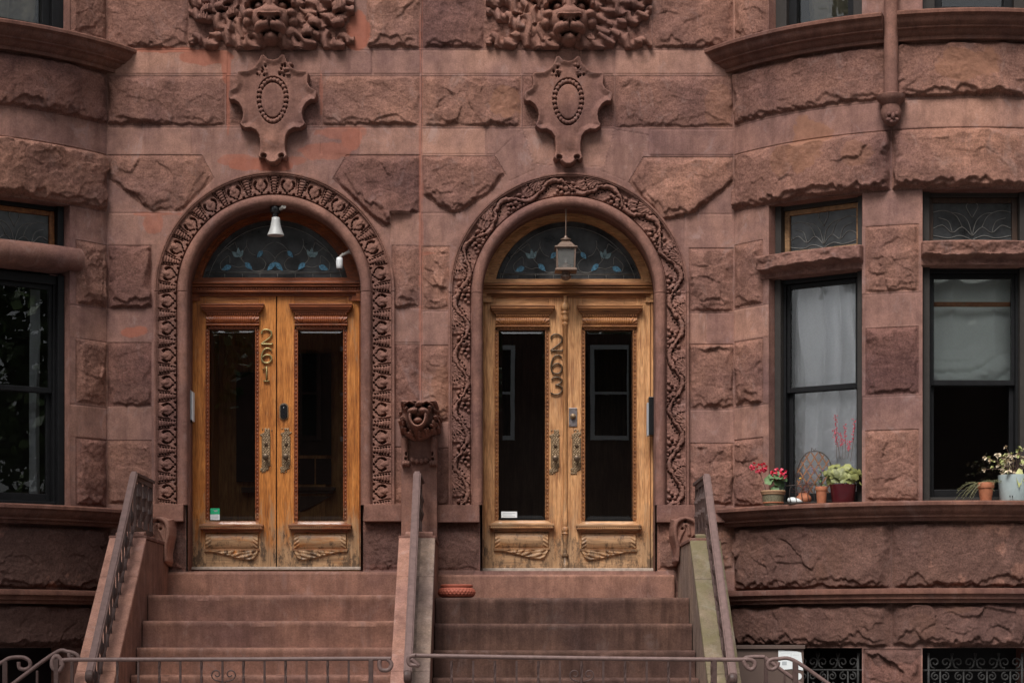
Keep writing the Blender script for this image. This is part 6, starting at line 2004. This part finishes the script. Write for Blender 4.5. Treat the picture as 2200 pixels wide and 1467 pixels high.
# pale blue pot with fading blooms
c6 = sill_at(2180, .05)
t = thing('potted_plant', c6, 'pale blue enamel pot full of fading cream blooms at the right edge of the photo', 'plant', 'plants on the window sills')
pot_mesh(c6, .118, .134, .212).build('pot', M['bluegrey'], t, auto=50)
fl_ = MB(); gr = MB(); sm = MB()
tp = c6 + Vector((0, 0, .21))
for i in range(74):
    a = rn.uniform(0, 2 * PI); rr = rn.uniform(.03, .24) ** 1.0
    p = tp + Vector((math.cos(a) * rr - .01, math.sin(a) * rr * .6, rn.uniform(-.02, .24) * (1 - rr * 2.0) + .03))
    if i % 3 == 0: sm.tube([tp, (tp + p) / 2 + Vector((0, 0, .03)), p], .0024, 5)
    ma = fl_ if rn.random() < .62 else gr
    for k_ in range(5):
        leaf(ma, p, (math.cos(a) + rn.uniform(-1, 1), -.4 + rn.uniform(-.8, .8), rn.uniform(-1.0, .8)), rn.uniform(.022, .036), .026, .25, 3, rn=rn)
for i in range(9):
    a = rn.uniform(-2.6, -.4)
    leaf(gr, tp + Vector((rn.uniform(.0, .12), -.08, rn.uniform(-.02, .06))), (rn.uniform(-.2, .8), -.6, rn.uniform(-1.2, .1)), .10, .06, .5, 3, rn=rn)
fl_.build('flowers', M['bloom'], t, smooth=True); gr.build('foliage', M['bloom_g'], t, smooth=True); sm.build('stems', M['stem'], t)
m = MB()
for px in (2170, 2175):
    v = W(px, 1066, -(c6.y - .126)); m.box(v.x - .003, v.x + .003, c6.y - .128, c6.y - .120, v.z - .008, v.z + .008)
m.build('pot_mark', M['black_plastic'], t)

# ------------------------------------------------------------------ brown cabinet in the basement area
d0, d1 = .55, 1.0
t = thing('cabinet', (wx(1650, d1), -.8, 0), 'brown metal cabinet with a torn white notice and a round sticker', 'cabinet')
MB().pbox(1570, 1727, 1393, 1640, d0, d1, d1).build('body', M['box'], t, bevel=.004)
m = MB(); m.pbox(1566, 1729, 1385, 1393, d0 - .01, d1 + .02, d1); m.pbox(1580, 1727, 1395, 1397, d1, d1 + .004, d1); m.build('lid', M['box'], t, bevel=.005)
P_ = [(1672, 1396), (1700, 1397.5), (1712, 1398.5), (1721, 1401), (1724, 1425), (1725, 1439), (1704, 1436), (1680, 1438), (1672, 1431)]
MB().prism([(wx(a, d1), wz(b, d1)) for a, b in P_], -d1 - .002, -d1 - .005).build('notice', M['paper'], t)
m = MB()
for a, b, e, f in ((1677, 1403, 1697, 1403.6), (1699, 1402, 1699.7, 1414), (1677, 1416, 1715, 1416.6), (1680, 1420, 1690, 1428), (1703, 1406, 1716, 1406.5)): m.pbox(a, e, b, f, d1 + .0052, d1 + .0056, d1)
m.build('notice_print', M['printgrey'], t)
MB().prism([(wx(1716 + 6.5 * math.cos(a), d1), wz(1452 + 7 * math.sin(a), d1)) for a in np.linspace(0, 2 * PI, 24)[:-1]], -d1 - .001, -d1 - .004).build('round_sticker', M['paper'], t)

# ------------------------------------------------------------------ ground and the other side of the street
tag(MB().box(-30, 30, -8.2, -3.6, -.1, 0).build('pavement', M['pavement'], None), kind='structure')
tag(MB().box(-30, 30, -3.6, .3, -.9, -.6).build('basement_area', M['pavement'], None), kind='structure')
tag(MB().box(XL1 - .4, XR1 + .2, -3.62, -3.2, -.6, .0).build('landing_slab', M['pavement'], None), kind='structure')
tag(MB().box(-60, 60, -22.5, -8.2, -.4, -.14).build('road', M['road'], None), kind='structure')
tag(MB().box(-60, 60, -30, -22.5, -.1, 0).build('opposite_pavement', M['pavement'], None), kind='structure')
tag(MB().box(-400, 400, -400, 400, -1.2, -1.0).build('ground', M['road'], None), kind='structure')
tints = ['plain dark brown row house across the street, far left', 'brown row house across the street, second from the left', 'brown row house across the street facing door 263', 'brown row house across the street, far right']
for i, lab in enumerate(tints):
    x0 = -15.2 + i * 7.2
    t = thing('row_house', (x0 + 3.6, -30, 0), lab, 'house', 'row houses across the street')
    wins = [(x0 + .35 + 2.7 * k_, zf) for k_ in range(3) for zf in (2.0, 6.1, 9.3)]
    m = MB(); m.box(x0, x0 + 7.15, -38, -30.0, 0, 12.2); m.box(x0 - .02, x0 + 7.17, -30.0, -29.5, 11.6, 12.4); m.build('wall', M['brick'], t)
    for wx_, wz_ in wins:
        m = MB(); m.box(wx_, wx_ + .95, -30.0, -29.94, wz_, wz_ + 2.2); wn = m.build('window', M['black'], t)
        m = MB()
        for a, b, c_, e in ((0, .10, 0, 2.2), (.85, .95, 0, 2.2), (.10, .85, 0, .10), (.10, .85, 2.1, 2.2), (.10, .85, 1.06, 1.12)): m.box(wx_ + a, wx_ + b, -29.94, -29.88, wz_ + c_, wz_ + e)
        m.build('frame', M['frame_w'] if i == 2 and wx_ < 4 else M['brick'], wn)


def tree_mesh(seed, h, cr):
    r = random.Random(seed); tr = MB(); lv = MB()
    tr.tube([(0, 0, -.2), (.05, 0, h * .25), (-.05, .1, h * .5)], [.22, .17, .12], 10)
    tips = []
    for i in range(11):
        a = r.uniform(0, 2 * PI); z0 = h * r.uniform(.28, .5)
        q = Vector((math.cos(a) * cr * r.uniform(.4, .9), math.sin(a) * cr * r.uniform(.4, .9), h * r.uniform(.55, .98)))
        mid = Vector((q.x * .4, q.y * .4, z0 + (q.z - z0) * .6))
        tr.tube([(0, 0, z0), mid, q], [.09, .05, .015], 6); tips += [q, mid, (q + mid) / 2]
    for i in range(6500):
        c = r.choice(tips) + Vector((r.gauss(0, .55), r.gauss(0, .55), r.gauss(0, .5)))
        n = Vector((r.gauss(0, 1), r.gauss(0, 1), r.gauss(0, 1))).normalized(); a = n.orthogonal().normalized() * .13; b = n.cross(a).normalized() * .10
        lv.add([c - a, c - b, c + a, c + b], [(0, 1, 2, 3)])
    return tr, lv


for i, (x, y, h, lab) in enumerate(((9.8, -8.8, 9.5, 'street tree on the near pavement, right of the houses'), (-7.4, -9.0, 14.5, 'tall unseen street tree on the near pavement at left, heightened to shade the wall'), (-6.0, -24, 10, 'street tree across the road, left'), (4.5, -24, 10, 'street tree across the road, centre'), (12, -24, 10.5, 'street tree across the road, right'), (20, -6.3, 10, 'street tree further along the near pavement, right'))):  # left tree, known from reflections, made tall to shade the lower wall
    t = thing('street_tree', (x, y, 0), lab, 'tree', 'street trees')
    if i in (0, 1):
        trm, lvm = tree_mesh(31 + i, h, 3.1 + .9 * i)
        trm.v = [(v[0] + x, v[1] + y, v[2]) for v in trm.v]; lvm.v = [(v[0] + x, v[1] + y, v[2]) for v in lvm.v]
        a_ = trm.build('trunk', M['bark'], t, smooth=True); b_ = lvm.build('crown', M['leaf_tree'], t, fixn=False)
        keep = (a_, b_)
    else:
        for src in keep:
            c_ = src.copy(); COL.objects.link(c_); c_.parent = t
        t.rotation_euler = (0, 0, i * 1.3)

# ------------------------------------------------------------------ light, sky, camera
SUN_EL, SUN_AZ = 54, -20            # azimuth measured from straight in front, to the right of the photographer
wd_ = bpy.data.worlds.new('World'); SC.world = wd_; wd_.use_nodes = True
nt = wd_.node_tree; bg = nt.nodes['Background']
sky = nt.nodes.new('ShaderNodeTexSky'); sky.sky_type = 'NISHITA'; sky.sun_disc = False
sky.sun_elevation = math.radians(SUN_EL); sky.sun_rotation = math.radians(180 - SUN_AZ)
sky.air_density = 1.0; sky.dust_density = 4.0; sky.ozone_density = 1.0
hs = nt.nodes.new('ShaderNodeHueSaturation'); hs.inputs['Saturation'].default_value = 0.22
nt.links.new(sky.outputs[0], hs.inputs['Color']); nt.links.new(hs.outputs[0], bg.inputs[0])
bg.inputs[1].default_value = 0.062
L = bpy.data.lights.new('sun', 'SUN'); L.energy = 1.7; L.angle = math.radians(24); L.color = (1.0, 0.965, 0.925)
so = bpy.data.objects.new('sun', L); COL.objects.link(so)
sd = Vector((math.sin(math.radians(SUN_AZ)) * math.cos(math.radians(SUN_EL)), -math.cos(math.radians(SUN_AZ)) * math.cos(math.radians(SUN_EL)), math.sin(math.radians(SUN_EL))))
so.rotation_euler = sd.to_track_quat('Z', 'Y').to_euler(); so.location = (0, -10, 12)

cam = bpy.data.cameras.new('camera'); co_ = bpy.data.objects.new('camera', cam); COL.objects.link(co_)
cam.sensor_width = 36; cam.lens = 36 * F / 2200
cam.shift_x = (1100 - CX) / 2200; cam.shift_y = (HY - 733.5) / 2200
cam.clip_end = 2000; cam.clip_start = .1
co_.location = (0, -D, EZ); co_.rotation_euler = (PI / 2, 0, 0)
SC.camera = co_
SC.view_settings.view_transform = 'Standard'; SC.view_settings.look = 'None'; SC.view_settings.gamma = 1; SC.view_settings.exposure = 1.06
SC.cycles.max_bounces = 8; SC.cycles.transparent_max_bounces = 16; SC.cycles.use_denoising = True
